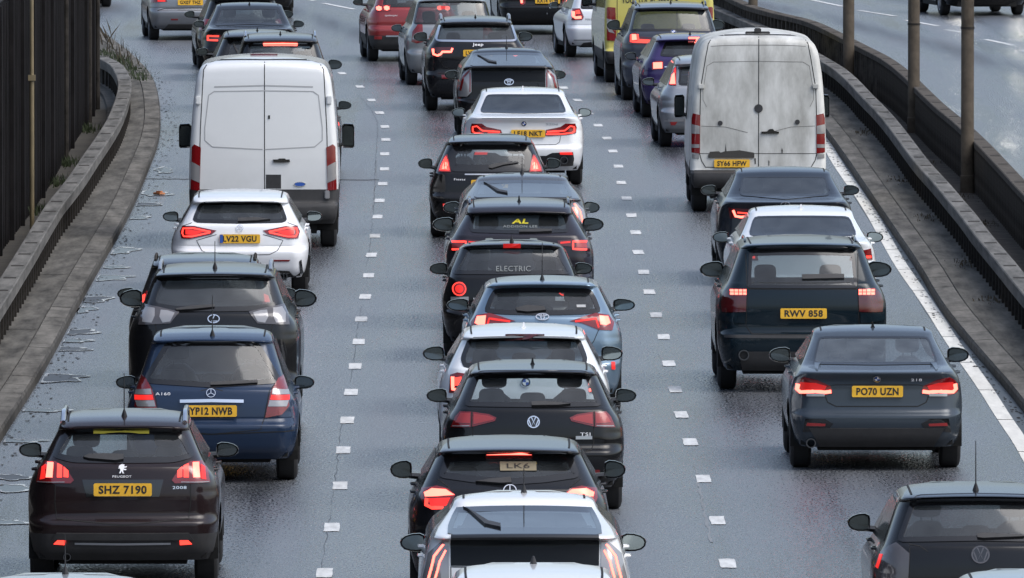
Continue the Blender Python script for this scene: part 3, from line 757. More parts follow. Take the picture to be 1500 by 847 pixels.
# asphalt --------------------------------------------------------
def asphalt(n, b, L):
    tc = n.nodes.new('ShaderNodeTexCoord'); sp = n.nodes.new('ShaderNodeSeparateXYZ'); L.new(tc.outputs['Object'], sp.inputs[0])
    def noise(sc, det=6, ro=.55, vec=None, dist=0):
        t = n.nodes.new('ShaderNodeTexNoise'); t.inputs['Scale'].default_value = sc; t.inputs['Detail'].default_value = det; t.inputs['Roughness'].default_value = ro; t.inputs['Distortion'].default_value = dist
        L.new(vec or tc.outputs['Object'], t.inputs['Vector']); return t
    def mapv(sx, sy):
        m_ = n.nodes.new('ShaderNodeMapping'); m_.inputs['Scale'].default_value = (sx, sy, 1); L.new(tc.outputs['Object'], m_.inputs['Vector']); return m_.outputs[0]
    def rng(src, a, b_, c, d):
        r = n.nodes.new('ShaderNodeMapRange'); L.new(src, r.inputs[0]); [setattr(r.inputs[i+1], 'default_value', q) for i, q in enumerate((a, b_, c, d))]; return r.outputs[0]
    def mth(op, a, c, cl=False):
        r = n.nodes.new('ShaderNodeMath'); r.operation = op; r.use_clamp = cl
        for i, q in enumerate((a, c)):
            if isinstance(q, (int, float)): r.inputs[i].default_value = q
            else: L.new(q, r.inputs[i])
        return r.outputs[0]
    grain = noise(1, 3, .7, mapv(38, 9)); fine = noise(1, 2, .6, mapv(90, 20)); blot = noise(1, 5, .6, mapv(.5, .06)); streak = noise(1, 4, .5, mapv(1.3, .022)); big = noise(.09, 3)
    v = mth('ADD', mth('MULTIPLY', rng(grain.outputs[0], .35, .65, -.5, .5), 1.2), mth('MULTIPLY', rng(fine.outputs[0], .35, .65, -.5, .5), 1.0))
    v = mth('ADD', v, mth('MULTIPLY', rng(blot.outputs[0], .3, .7, -.5, .5), .7)); v = mth('ADD', v, mth('MULTIPLY', rng(streak.outputs[0], .35, .65, -.5, .5), .8))
    at = n.nodes.new('ShaderNodeAttribute'); at.attribute_name = 'lane'
    tr = mth('MULTIPLY', mth('SUBTRACT', 1, mth('COSINE', mth('MULTIPLY', at.outputs['Fac'], 4*math.pi/3.7), 0)), .5)
    oil = mth('MULTIPLY', mth('SUBTRACT', 1, mth('COSINE', mth('MULTIPLY', at.outputs['Fac'], 2*math.pi/3.7), 0)), .5)
    oil = mth('MULTIPLY', mth('POWER', oil, 5), rng(streak.outputs[0], .3, .6, .2, 1))
    v = mth('SUBTRACT', v, mth('MULTIPLY', oil, .75)); v = mth('SUBTRACT', v, mth('MULTIPLY', mth('POWER', tr, 2), .30))
    ramp = n.nodes.new('ShaderNodeValToRGB'); ramp.color_ramp.elements[0].color = (.006, .008, .012, 1); ramp.color_ramp.elements[1].color = (.18, .19, .205, 1)
    L.new(rng(v, -1.1, 1.1, 0, 1), ramp.inputs[0]); L.new(ramp.outputs[0], b.inputs['Base Color'])
    rr = mth('ADD', rng(streak.outputs[0], .35, .65, .20, .42), mth('MULTIPLY', rng(grain.outputs[0], .35, .65, -.5, .5), .45)); rr = mth('ADD', rr, mth('MULTIPLY', rng(blot.outputs[0], .3, .7, -.5, .5), .24), True)
    rr = mth('SUBTRACT', rr, mth('MULTIPLY', mth('POWER', tr, 2), .07)); rr = mth('ADD', rr, mth('MULTIPLY', oil, .12), True)
    L.new(rr, b.inputs['Roughness']); b.inputs['Specular IOR Level'].default_value = .5
    bp = n.nodes.new('ShaderNodeBump'); bp.inputs['Strength'].default_value = .6; bp.inputs['Distance'].default_value = .010
    L.new(mth('ADD', grain.outputs[0], mth('MULTIPLY', fine.outputs[0], .6)), bp.inputs['Height']); L.new(bp.outputs[0], b.inputs['Normal'])
tree_mat('asphalt', asphalt)
mat('earth', (.045, .04, .032), .95, noise=(.6, .5), bump=(3, .6, .05))
mat('concrete_kerb', (.108, .102, .092), .9, spec=.15, along=.12, noise=(5, .55), bump=(9, .5, .01))
mat('concrete_pave', (.088, .083, .074), .9, spec=.15, along=.10, noise=(5, .6), bump=(7, .6, .01))
mat('kerb_face', (.06, .056, .05), .8, spec=.15, noise=(3, .5))
mat('beam', (.115, .111, .104), .85, spec=.15, along=.10, noise=(6, .5), bump=(12, .4, .008))
mat('beam_side', (.10, .095, .09), .7, noise=(3, .45))
mat('dark_steel', (.030, .027, .024), .9, spec=.15, noise=(5, .6))
mat('brown_concrete', (.078, .069, .060), .95, spec=.1, along=1.6, noise=(3.5, .55), bump=(8, .6, .02))
mat('post_concrete', (.085, .07, .054), .9, spec=.15, noise=(2.5, .45), bump=(10, .6, .01))
mat('white_line', (.60, .59, .55), .75, spec=.2, along=.12, noise=(9, .14), bump=(20, .4, .004))
mat('white_mark', (.50, .51, .51), .7, spec=.25, along=.15, noise=(12, .25), bump=(20, .4, .004))
mat('grit', (.03, .028, .026), .9, spec=.15, noise=(3, .6))
mat('fence_dark', (.011, .010, .0105), .9, spec=.15, noise=(1.5, .5))
mat('pole_tan', (.17, .135, .075), .6, noise=(2, .3))
mat('water', (.03, .034, .04), .22, spec=.6)
mat('silt', (.035, .034, .032), .45, noise=(6, .5))
v = [(-2500, -200, -.12), (2500, -200, -.12), (2500, 5000, -.12), (-2500, 5000, -.12)]
g = frompy('ground', v, [(0, 1, 2, 3)], 'earth'); g['kind'] = 'structure'
ys = [40+4*i for i in range(110)]
strip('road', 40, 470, 4, [lambda Y: (KL(Y)-.02, 0), lambda Y: (KR(Y)+.02, 0)], 'asphalt')
strip('opposite_road', 40, 470, 4, [lambda Y: (B2(Y)+.22, .0), lambda Y: (B2(Y)+15, .0)], 'asphalt')
for nm, kf, sg, bar in (('kerb', KL, -1, BL), ('kerb', KR, 1, BR)):
    yb = 330 if sg < 0 else 400
    strip(nm, 40, yb, 2, [lambda Y: (kf(Y)+sg*-.0, -.05), lambda Y: (kf(Y), .10), lambda Y: (kf(Y)+sg*.02, .13)], 'kerb_face')
    # kerb stones, one ribbon with joints
    v = []; f = []; n = 0; Y = 40.0
    while Y < yb:
        Ye = min(yb, Y+.9); a, b = kf(Y+.012), kf(Ye-.012); jz = random.uniform(-.002, .002)
        v += [(a+sg*.02, Y+.012, .13+jz), (a+sg*.27, Y+.012, .145+jz), (b+sg*.27, Ye-.012, .145+jz), (b+sg*.02, Ye-.012, .13+jz)]
        f.append((n, n+1, n+2, n+3)); n += 4; Y = Ye
    o = frompy('kerb_stones', v, f, 'concrete_kerb'); o['kind'] = 'structure'
    strip('kerb_bed', 40, yb, 3, [lambda Y: (kf(Y)+sg*.015, .115), lambda Y: (kf(Y)+sg*.30, .125)], 'grit')
    # walkway panels with joints
    v = []; f = []; n = 0; Y = 40.0
    while Y < yb:
        Ye = min(yb, Y+2.4); jz = random.uniform(-.002, .002)
        for i in range(3):
            ya = Y+.01+(Ye-Y-.02)*i/2
            v += [(kf(ya)+sg*.285, ya, .142+jz), (bar(ya)+sg*.14, ya, .142+jz)]
        for i in range(2): f.append((n+2*i, n+2*i+1, n+2*i+3, n+2*i+2))
        n += 6; Y = Ye
    o = frompy('pavement', v, f, 'concrete_pave'); o['kind'] = 'structure'
    strip('pavement_bed', 40, yb, 3, [lambda Y: (kf(Y)+sg*.28, .134), lambda Y: (bar(Y)+sg*.3, .134)], 'kerb_face')
# grit in the gutters: a broken dark ribbon
for kf, sg, wmax, name in ((KR, -1, .16, 'gutter_grit'), (KL, 1, .35, 'gutter_grit')):
    v = []; f = []; n = 0
    for i in range(900):
        Y = random.uniform(100, 300); r = random.uniform(.006, .03); d = abs(random.gauss(0, wmax*.5)); x = kf(Y)+sg*(d+.02)
        if d > wmax: continue
        k = 6; a0 = random.random()*6
        v += [(x+r*math.cos(a0+2*math.pi*j/k)*random.uniform(.5, 1), Y+r*4*math.sin(a0+2*math.pi*j/k)*random.uniform(.5, 1), .006+.004*(j % 2)) for j in range(k)]
        f.append(tuple(range(n, n+k))); n += k
    o = frompy(name, v, f, 'grit'); o['kind'] = 'stuff'; o['label'] = 'dark grit and debris gathered along the foot of the kerb'
strip('gutter_channel', 60, 330, 3, [lambda Y: (KR(Y)-.20, .003), lambda Y: (KR(Y)+.01, .003)], 'silt')
# central reserve between the two barriers, and the strip behind the left barrier
strip('central_reserve', 40, 400, 3, [lambda Y: (BR(Y)-.1, .10), lambda Y: (BR(Y)+.35, .11), lambda Y: (B2(Y)-.05, .09)], 'brown_concrete')
strip('verge', 40, 330, 3, [lambda Y: (BL(Y)+.1, .10), lambda Y: (BL(Y)-.3, .08), lambda Y: (FL(min(Y, 256))-1.2-(max(0, Y-256))*.05, .05)], 'earth')
# barriers
def barrier(name, label, c, ya, yb, ht, top_w, pitch, joint, sg, face_h, mtop, mside, rib_w=.10, solid=None, rib_h=None, vis=(100, 300)):
    root = bpy.data.objects.new(name, None); C.objects.link(root); root['label'] = label; root['category'] = 'barrier'
    root.location = (c(ya), ya, 0)
    def S2(nm, prof, m, a=ya, b=yb, step=1.2):
        o = strip(nm, a, b, step, prof, m, None, None); 
        for vv in o.data.vertices: vv.co -= root.location
        o.parent = root; return o
    h = top_w/2
    S2('rail', [lambda Y: (c(Y)-h+.01, ht-face_h), lambda Y: (c(Y)-h, ht-.012), lambda Y: (c(Y)-h+.012, ht), lambda Y: (c(Y)+h-.012, ht), lambda Y: (c(Y)+h, ht-.012), lambda Y: (c(Y)+h-.01, ht-face_h), lambda Y: (c(Y)-h+.01, ht-face_h)], mtop)
    # the joints and posts that show are parts of their own; the far rest is one mesh
    jm = bpy.data.meshes.new('rail_joint'); jm.from_pydata([(-h*.6, -.12, 0), (h*.7, -.12, 0), (h*.7, .12, 0), (-h*.6, .12, 0), (-h*.6, -.12, -.01), (h*.7, -.12, -.01), (h*.7, .12, -.01), (-h*.6, .12, -.01)], [], [(0, 1, 2, 3), (0, 4, 5, 1), (1, 5, 6, 2), (2, 6, 7, 3), (3, 7, 4, 0)]); jm.materials.append(M['dark_steel'])
    Y = ya
    while Y < yb:
        Y += joint
        if Y < vis[0] or Y > vis[1]: continue
        o = bpy.data.objects.new('rail_joint', jm); C.objects.link(o); o.parent = root; o.location = (c(Y)-root.location.x, Y-ya, ht+.004)
    bmp = bmesh.new(); box(bmp, -rib_w, rib_w, -.05, .05, .09, ht-face_h+.01)
    pm = bpy.data.meshes.new('rail_post'); bmp.to_mesh(pm); bmp.free(); pm.materials.append(M[mside])
    bm = bmesh.new(); Y = vis[0]; cnt = 0
    while Y < yb:
        an = -math.atan(c(Y+1)-c(Y)); loc = (c(Y)-root.location.x, Y-ya, 0)
        if cnt < 100:
            o = bpy.data.objects.new('rail_post', pm); C.objects.link(o); o.parent = root; o.location = loc; o.rotation_euler = (0, 0, an)
        else: box(bm, -rib_w, rib_w, -.05, .05, .09, ht-face_h+.01, Matrix.Translation(loc) @ Matrix.Rotation(an, 4, 'Z'))
        Y += pitch; cnt += 1
    if bm.verts: o = frombm('far_rail_post', bm, mside, root, False); o['kind'] = 'stuff'
    else: bm.free()
    if solid is not None:
        S2('infill', [lambda Y: (c(Y)+solid, .05), lambda Y: (c(Y)+solid, ht-face_h+.005)], 'dark_steel')
    return root
barrier('safety_barrier', 'low weathered box beam barrier on closely set dark posts along the left walkway', BL, 60, 290, .60, .24, 1.1, 3.3, 1, .17, 'beam', 'dark_steel', .10, -.06, None, (152, 275))
barrier('safety_barrier', 'low weathered box beam barrier between the right walkway and the central reserve', BR, 60, 380, .60, .24, 1.1, 3.3, 1, .17, 'beam', 'dark_steel', .10, .06, None, (160, 330))
barrier('parapet_barrier', 'taller dark brown ribbed barrier behind the lamp posts beside the opposite road', B2, 60, 380, .87, .22, .62, 3.3, 1, .10, 'brown_concrete', 'brown_concrete', .09, .06, None, (195, 340))
# left sheet fence
root = bpy.data.objects.new('corrugated_fence', None); C.objects.link(root); root['label'] = 'tall dark fence of close vertical bars at the left edge above the barrier'; root['category'] = 'fence'; root.location = (-6.8, 100, 0)
v = []; f = []; Y = 100.0; n = 0
bm = bmesh.new()
while Y < 252:
    x = FL(Y)+6.8; z1 = 3.4
    box(bm, x-.05, x+.05, Y-100-.06, Y-100+.06, -.1, z1)
    if int(Y/.55) % 9 == 0: box(bm, x+.04, x+.10, Y-100-.09, Y-100+.09, -.1, z1+.05)
    Y += random.choice((.45, .55, .55, .7))
frombm('fence_bar', bm, 'fence_dark', root, False)
v = []; f = []
for i in range(39):
    Y = 100+152*i/38; v += [(FL(Y)+6.8-.09, Y-100, -.1), (FL(Y)+6.8-.09, Y-100, 3.38), (FL(Y)+6.8-.16, Y-100, 3.38), (FL(Y)+6.8-.16, Y-100, -.1)]
for i in range(38):
    a = i*4
    for j in range(4): f.append((a+j, a+(j+1) % 4, a+4+(j+1) % 4, a+4+j))
f += [(0, 1, 2, 3), (152, 155, 154, 153)]
frompy('fence_panel', v, f, 'under', root)
bm = bmesh.new()
for Y in (251.5, 245, 228):
    x = FL(Y)+6.8+.07; tube(bm, [(x, Y-100, -.05), (x, Y-100, 3.6)], .045, 8)
frombm('fence_post', bm, 'dark_steel', root)
p = G(47, 345)
bm = bmesh.new(); tube(bm, [(0, 0, 0), (0, 0, 2.2), (0, 0, 2.3), (0, 0, 4.6)], [.032, .032, .028, .028], 10); box(bm, -.05, .05, -.05, .05, 2.18, 2.26)
o = frombm('pole', bm, 'pole_tan'); o.location = (p.x, p.y, 0); o['label'] = 'thin tan pole standing in front of the dark fence'; o['category'] = 'pole'
# lamp posts of the central reserve
plabs = ['weathered concrete post at the right edge, nearest of the four, with a dark band', 'weathered concrete post second from the right, with a worn strip of paint', 'plain concrete post third from the right, rising behind the white van', 'far concrete post, leftmost of the four, above the white van roof']
for i, (px, py, r) in enumerate(((1417, 292, .098), (1338.5, 203, .10), (1243, 138, .105), (1103, 70, .095))):
    p = G(px, py); bm = bmesh.new()
    tube(bm, [(0, 0, 0), (0, 0, .35), (0, 0, .36), (0, 0, 9.5)], [r*1.12, r*1.10, r, r*.9], 18)
    bm2 = bmesh.new(); 
    e = bpy.data.objects.new('lamp_post', None); C.objects.link(e); e.location = (p.x, p.y, 0); e['label'] = plabs[i]; e['category'] = 'post'; e['group'] = 'posts along the central reserve'
    frombm('shaft', bm, 'post_concrete', e)
    bz = [2.55, 1.9, 3.5, 3.5][i]
    tube(bm2, [(0, 0, bz), (0, 0, bz+.03)], r+.006, 18); frombm('band', bm2, 'dark_steel', e)
    if i < 2:
        z0 = bz+.08; q = [(math.sin(a)*(r+.004), -math.cos(a)*(r+.004)) for a in (-.55, -.35, -.1)]
        v = []; f = []
        for z in (z0, z0+.75): v += [(a, b, z) for a, b in q]
        f = [(0, 1, 4, 3), (1, 2, 5, 4)]; o = frompy('paint_strip', v, f, 'post_concrete', e)
        for t in range(4):
            tv, tf = text2d('7 4 1 6'[2*t] if i else '3 8 2 0'[2*t], .01)
            vv = []
            for a, b in tv:
                an = -.33+a*.30; zz = z0+.62-.17*t+b*.12; vv.append((math.sin(an)*(r+.007), -math.cos(an)*(r+.007), zz))
            if False: frompy('post_number', vv, tf, 'white_mark', e)
# ---- painted marks
def mark(name, cx, cy, wd, ln, hd=0, m='white_mark', z=.006, label=None):
    p = G(cx, cy); a = hd; c_, s_ = math.cos(a), math.sin(a); v = []
    per = []
    for (u, w_) in ((-1, -1), (-.4, -1), (.3, -1), (1, -1), (1, -.3), (1, .4), (1, 1), (.2, 1), (-.5, 1), (-1, 1), (-1, .3), (-1, -.4)):
        x = u*wd/2+random.uniform(-.006, .006); y = w_*ln/2+random.uniform(-.03, .03); per.append((p.x+x*c_-y*s_, p.y+x*s_+y*c_, z))
    return per
def marks(name, lst, m='white_mark'):
    v = []; f = []; n = 0
    for q in lst: v += q; f.append(tuple(range(n, n+len(q)))); n += len(q)
    o = frompy(name, v, f, m); o['kind'] = 'structure'; return o
Lm = [(475, 840), (486, 773), (498, 712), (503, 660), (509, 616), (514, 575), (520, 537), (526, 501), (529, 468), (535, 435), (540, 404), (544, 374), (549, 346), (553, 318), (556.4, 294.3), (560.8, 269.6), (563.4, 248), (563.4, 226), (565, 205), (564, 186), (556, 165.7), (544.4, 147), (527, 127.3), (501, 107.8)]
Rm = [(1066, 826), (1051, 763), (1030, 702), (1011, 648), (998, 608), (989, 571), (980, 533), (972, 494), (961, 462), (951, 428), (943, 399), (935, 370), (931, 341), (925, 316), (918, 291), (910, 268), (906, 244), (898, 222), (889, 203), (876, 184), (862, 166), (846, 147), (826, 129)]
wr_ = lambda y: .155
marks('lane_marking', [mark('', x, y, .145, 1.25, interp(YAW, y)) for x, y in Lm+Rm[:20]]+[mark('', x, y, .15, 1.3, .03) for x, y in Rm[20:]])
def dash(x0, y0, x1, y1, wd=.13):
    a, b = G(x0, y0), G(x1, y1); d = (b-a).normalized(); nn = Vector((-d.y, d.x, 0))*wd/2
    return [(a.x+nn.x, a.y+nn.y, .006), (a.x-nn.x, a.y-nn.y, .006), (b.x-nn.x, b.y-nn.y, .006), (b.x+nn.x, b.y+nn.y, .006)]
marks('lane_dash', [dash(*q) for q in ((474, 5, 519, 14), (428, -6, 460, 1.5), (1188, 0, 1235, 9.8), (1140, -12, 1178, -3), (1257.8, 15.5, 1311.5, 24), (1326.8, 29.8, 1373.4, 38.3), (1386, 43.9, 1428, 50.6), (1443.4, 58, 1485.4, 67), (1497, 73.6, 1550, 86), (1412, -10, 1450, -5), (1470, -1, 1500, 3.5))])
# solid edge line in 6 m lengths with hairline joints
EL = curve([(1518, 690), (1497, 650), (1470, 612), (1441, 565), (1397, 505), (1362, 448), (1323, 395), (1300, 355), (1280, 318), (1262, 290), (1237, 255), (1222, 232), (1205, 200)], 0, [[(60, 5.45), (100, 5.42)], [(270, 4.55), (300, 3.4)]])
v = []; f = []; n = 0; Y = 101.0
while Y < 300:
    k = 6; Ye = Y+5.9
    for i in range(k+1):
        y = Y+(Ye-Y)*i/k; x = interp(EL, y); v += [(x-.085, y, .006), (x+.085, y, .006)]
    for i in range(k): f.append((n+2*i, n+2*i+1, n+2*i+3, n+2*i+2))
    n += 2*(k+1); Y = Ye+.10
o = frompy('edge_line', v, f, 'white_line'); o['kind'] = 'structure'
# transverse joint and sealed cracks
v = []; f = []; pa = G(200, 262); pb = G(650, 264); n = 0
for i in range(61):
    a = i/60; x = pa.x+(pb.x-pa.x)*a-1; y = pa.y+(pb.y-pa.y)*a+random.uniform(-.08, .08); v += [(x, y-.10, .004), (x, y+.10, .004)]
for i in range(60): f.append((2*i, 2*i+2, 2*i+3, 2*i+1))
o = frompy('road_joint', v, f, 'grit'); o['kind'] = 'structure'
cr = [(468, 847), (480, 780), (489, 715), (497, 650), (503, 610), (513, 560), (521, 510), (524, 480), (530, 445), (538, 390), (543, 350), (547, 310), (549, 270), (550, 240), (553, 200), (553, 180), (546, 165), (535, 150), (523, 138)]
def crack(name, pts, wd, m):
    v = []; f = []; P_ = [G(a, b) for a, b in pts]; q = []
    for a, b in zip(P_, P_[1:]):
        n = max(2, int((b-a).length/.5)); q += [a+(b-a)*k/n for k in range(n)]
    for p in q:
        j = random.uniform(-.012, .012); w_ = wd*random.uniform(.1, .9); v += [(p.x+j-w_, p.y, .0035), (p.x+j+w_, p.y, .0035)]
    for i in range(len(q)-1): f.append((2*i, 2*i+1, 2*i+3, 2*i+2))
    o = frompy(name, v, f, m); o['kind'] = 'structure'
mat('crack_dark', (.05, .052, .056), .5)
for i0, i1 in ((0, 2), (2, 4), (5, 8), (9, 12), (12, 18)): crack('road_crack', cr[i0:i1+1], .006, 'crack_dark')
mat('scuff', (.16, .165, .17), .5, noise=(5, .3))
crack('road_scuff', [(1018, 680), (1024, 715), (1030, 745), (1038, 775), (1042, 800)], .02, 'scuff')
crack('road_scuff', [(543, 318), (547, 290), (551, 262), (552, 232)], .016, 'scuff')
crack('road_scuff', [(966, 520), (972, 540)], .015, 'scuff')
# puddles along the left kerb
def puddle(px, py, lx, ly, seed, m='water'):
    r = random.Random(seed); p = G(px, py); k = 40; v = [(0, 0, 0)]; f = []
    ph = [r.random()*6.28 for _ in range(5)]
    for j in range(k):
        a = 2*math.pi*j/k; q = 1+.22*math.sin(2*a+ph[0])+.16*math.sin(5*a+ph[1])+.07*math.sin(9*a+ph[2])+.03*math.sin(15*a+ph[3])
        x = lx*q*math.cos(a); y = ly*q*math.sin(a)
        X = max(p.x+x, KL(p.y+y)+.03); v.append((X-p.x, y, 0))
    if m == 'glint_rim':
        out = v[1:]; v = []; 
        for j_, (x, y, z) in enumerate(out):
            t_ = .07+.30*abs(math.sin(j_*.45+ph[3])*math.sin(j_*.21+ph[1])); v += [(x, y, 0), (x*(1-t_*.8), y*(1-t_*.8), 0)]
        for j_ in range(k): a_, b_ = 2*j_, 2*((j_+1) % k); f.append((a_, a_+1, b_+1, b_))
    else:
        for j in range(k): f.append((0, 1+j, 1+(j+1) % k))
    o = frompy('puddle', v, f, m); o.location = (p.x, p.y, .0105 if m == 'glint_rim' else .0075); o['kind'] = 'structure'
mat('glint_rim', (.50, .52, .55), .25, 0, .5)  # pale ribbon colours in the bright reflection along each puddle edge
PUD = [(152, 408, .40, .7), (122, 440, .30, 1.1), (112, 455, .24, .9), (108, 487, .26, .8), (103, 500, .22, .5), (92, 512, .36, .45), (80, 555, .40, .8), (52, 602, .33, .35), (18, 647, .30, .35), (12, 700, .22, .5), (12, 716, .28, .6), (4, 766, .22, .35), (225, 284, .26, .9), (205, 300, .28, .7), (190, 320, .26, .7), (176, 368, .24, 1.0), (163, 392, .2, .5), (240, 250, .14, 1.2)]
for i, q in enumerate(PUD):
    puddle(q[0], q[1], q[2], q[3], i, 'glint_rim')
    puddle(q[0], q[1], q[2], q[3], i, 'silt' if i in (1, 3, 5, 6, 9, 13) else 'water')
# litter and leaves
p = G(233, 286); bm = bmesh.new(); box(bm, -.05, .05, -.12, .12, 0, .03, Matrix.Rotation(.5, 4, 'Z'), .01); box(bm, -.03, .03, -.06, .05, .03, .055, Matrix.Rotation(.9, 4, 'Z'), .01)
mat('orange_litter', (.42, .17, .07), .6, noise=(9, .6)); o = frombm('litter', bm, 'orange_litter'); o.location = (p.x, p.y, .01); o['label'] = 'small orange scrap of rubbish in the puddle by the left kerb'; o['category'] = 'litter'
# weeds
mat('weed_green', (.028, .042, .014), .7, noise=(8, .5)); mat('weed_dry', (.06, .048, .03), .8, noise=(8, .4))
def weeds(name, label, spots, m, hmin, hmax, n, spread):
    v = []; f = []; k = 0; rr = random.Random(len(label))
    for (px, py, z) in spots:
        c_ = G(px, py, z)
        for i in range(n):
            x = c_.x+rr.gauss(0, spread); y = c_.y+rr.gauss(0, spread*6); h = rr.uniform(hmin, hmax); a = rr.random()*6.28; lx, ly = rr.gauss(0, .3)*h, rr.gauss(0, .3)*h; ww = rr.uniform(.008, .02)
            v += [(x-ww*math.cos(a), y-ww*math.sin(a), z-.03), (x+ww*math.cos(a), y+ww*math.sin(a), z-.03), (x+lx*.5+ww*.7, y+ly*.5, z+h*.6), (x+lx, y+ly, z+h)]
            f += [(k, k+1, k+2), (k, k+2, k+3)]; k += 4
    o = frompy(name, v, f, m); o['kind'] = 'stuff'; o['label'] = label
weeds('roadside_weeds', 'green weeds growing on the verge behind the left kerb', [(200, 112, .12), (193, 104, .12), (185, 97, .12), (205, 118, .12), (176, 92, .12), (170, 88, .1), (160, 84, .1), (150, 80, .1), (128, 190, .1), (98, 240, .1), (60, 310, .1), (82, 268, .1)], 'weed_green', .03, .15, 90, .10)
weeds('dry_stalks', 'dry brown stalks standing among the weeds', [(190, 100, .12), (168, 80, .1), (150, 68, .1), (158, 74, .1), (180, 90, .1), (145, 64, .1)], 'weed_dry', .15, .5, 7, .16)
weeds('barrier_moss', 'moss and leaf litter at the foot of the right barrier', [(1465, 440, .14), (1420, 385, .14), (1370, 320, .14), (1325, 265, .14), (1270, 195, .14), (1350, 240, .1), (1400, 290, .1), (1440, 330, .1)], 'weed_dry', .01, .05, 90, .12)
# ================================================================ THE VEHICLES
Q = 'cars queuing away from the camera on the motorway'
# --- left lane
def pale_roof():
    c = Car('hatchback', 'pale silver car at the bottom left edge, only its roof and aerial in view', 'car', 88, top=838, H=1.47, W=.87, L=4.1, paintm=paint('pale_silver', (.52, .55, .58), .5), glass='glass_privacy')
    c.window([(0, c.zb)]*1 + [(.5, c.zb), (.45, c.zt), (0, c.zt)], px=False)
    c.finish(); c.lamp([(.62, .75), (.82, .75), (.78, 1.0), (.62, .95)], px=False); c.mast(1.5, .32, .1)
pale_roof()
def c2008():
    Z = (30, 590, 3.297)
    c = Car('crossover_car', 'dark plum crossover at bottom left with number plate SHZ 7190 and chrome roof rails', 'car', 179.5, yg=853, top=597, W=.87, L=4.16, zoom=Z, wb=679, wt=629, paintm=paint('plum', (.030, .018, .020), .3), spo=.10, roofw=.68, beltw=.83, wr=.335, mir=None, shelf=.60)
    c.glass = 'glass_open'; c.window([(494, 118), (752, 118), (806, 180), (846, 262), (740, 291), (494, 294)], .05, top=.075)
    c.lowz = c.T(494, 636)[1]
    c.finish(mz=c.zb-.01, mirkw=dict(out=.13))
    c.lamp([(730, 375), (768, 318), (822, 285), (872, 280), (905, 322), (912, 385), (745, 390)], 'lens_red', [
        ('lamp_bar', [(757, 330), (780, 312), (780, 360), (757, 362)], 'lit'), ('lamp_bar', [(788, 308), (812, 298), (812, 362), (788, 362)], 'lit'), ('lamp_bar', [(830, 292), (858, 290), (864, 362), (834, 362)], 'lit_hot'), ('lamp_bar', [(868, 300), (886, 312), (892, 372), (870, 368)], 'lit_mid'), ('clear_strip', [(775, 384), (905, 382)], 'lens_clear', .006)])
    c.patch('skid_plate', [(-.62, c.lowz+.012), (.62, c.lowz+.012), (.66, c.lowz-.05), (-.66, c.lowz-.05)], 'black_plastic', .02, .03)
    c.lamp([(768, 655), (800, 655), (828, 682), (770, 686)], 'lit', (), 'fog_lamp', .012)
    c.seam([(494, 683), (725, 680)], .018, True, 'bumper_trim', 'silver_trim', off=.01)
    c.seam([(822, 290), (822, 480), (812, 560), (494, 592)]); c.plate((494, 420), 'SHZ 7190')
    c.patch('plate_recess', [(-.38, c.T(494, 372)[1]), (.38, c.T(494, 372)[1]), (.34, c.T(494, 455)[1]), (-.34, c.T(494, 455)[1])], 'black_gloss', .003, .01)
    c.logo('lion', (490, 322), .044); x, t = c.T(490, 357); c.text('PEUGEOT', x, t, .02, .17); x, t = c.T(768, 410); c.text('2008', x, t, .026, .125, 'chrome')
    c.wiper([(303, 268), (330, 256), (400, 252), (498, 256), (498, 280), (460, 286), (330, 276)])
    x, t = c.T(487, 135); fr = c.frame(x, t); c.flat('window_sticker', [(-.25, -.028), (.25, -.028), (.25, .028), (-.25, .028)], [(0, 1, 2, 3)], 'yellow', fr, .014, None)
    c.rails('chrome', .62, None, None, .05, .024); c.mast(.75, .40, .05); c.exhaust(-.5, .27)
c2008()
def a160():
    Z = (150, 350, 2.289)
    c = Car('compact_car', 'dark navy hatchback with number plate YP12 NWB under a chrome bar', 'car', 310, yg=702, top=476, W=.88, L=3.88, zoom=Z, wb=567, wt=502, paintm=paint('navy', (.013, .028, .062), .4), roofw=.70, beltw=.86, spo=.06, wr=.31, shelf=.60)
    c.glass = 'glass_open'; c.window([(363, 344), (500, 344), (528, 352), (594, 462), (585, 485), (363, 500)], .05)
    c.finish(mz=c.zb-.06, mirkw=dict(out=.13))
    c.lamp([(545, 600), (562, 520), (588, 468), (612, 456), (630, 500), (625, 560), (600, 590)], 'lens_red', [('clear_window', [(572, 505), (624, 505), (624, 522), (568, 522)], 'lens_clear'), ('brake_lamp', [(566, 524), (625, 524), (624, 540), (562, 540)], 'lit_mid'), ('clear_window', [(560, 542), (622, 542), (615, 562), (555, 562)], 'lens_clear')])
    c.seam([(363, 544), (473, 546)], .03, True, 'boot_handle', 'chrome', off=.03)
    c.seam([(594, 465), (560, 510), (543, 600), (530, 640), (363, 655)]); c.seam([(363, 500), (330, 510)], .006)
    c.plate((364, 577), 'YP12 NWB'); c.logo('star', (364, 518), .044); x, t = c.T(203, 520); c.text('A160', x, t, .03, .15)
    c.wiper([(362, 484), (420, 480), (520, 478), (520, 486), (420, 492), (362, 494)]); c.mast(.55, .42, .03)
    c.seam([(363, 655), (655, 640)], .01)
a160()
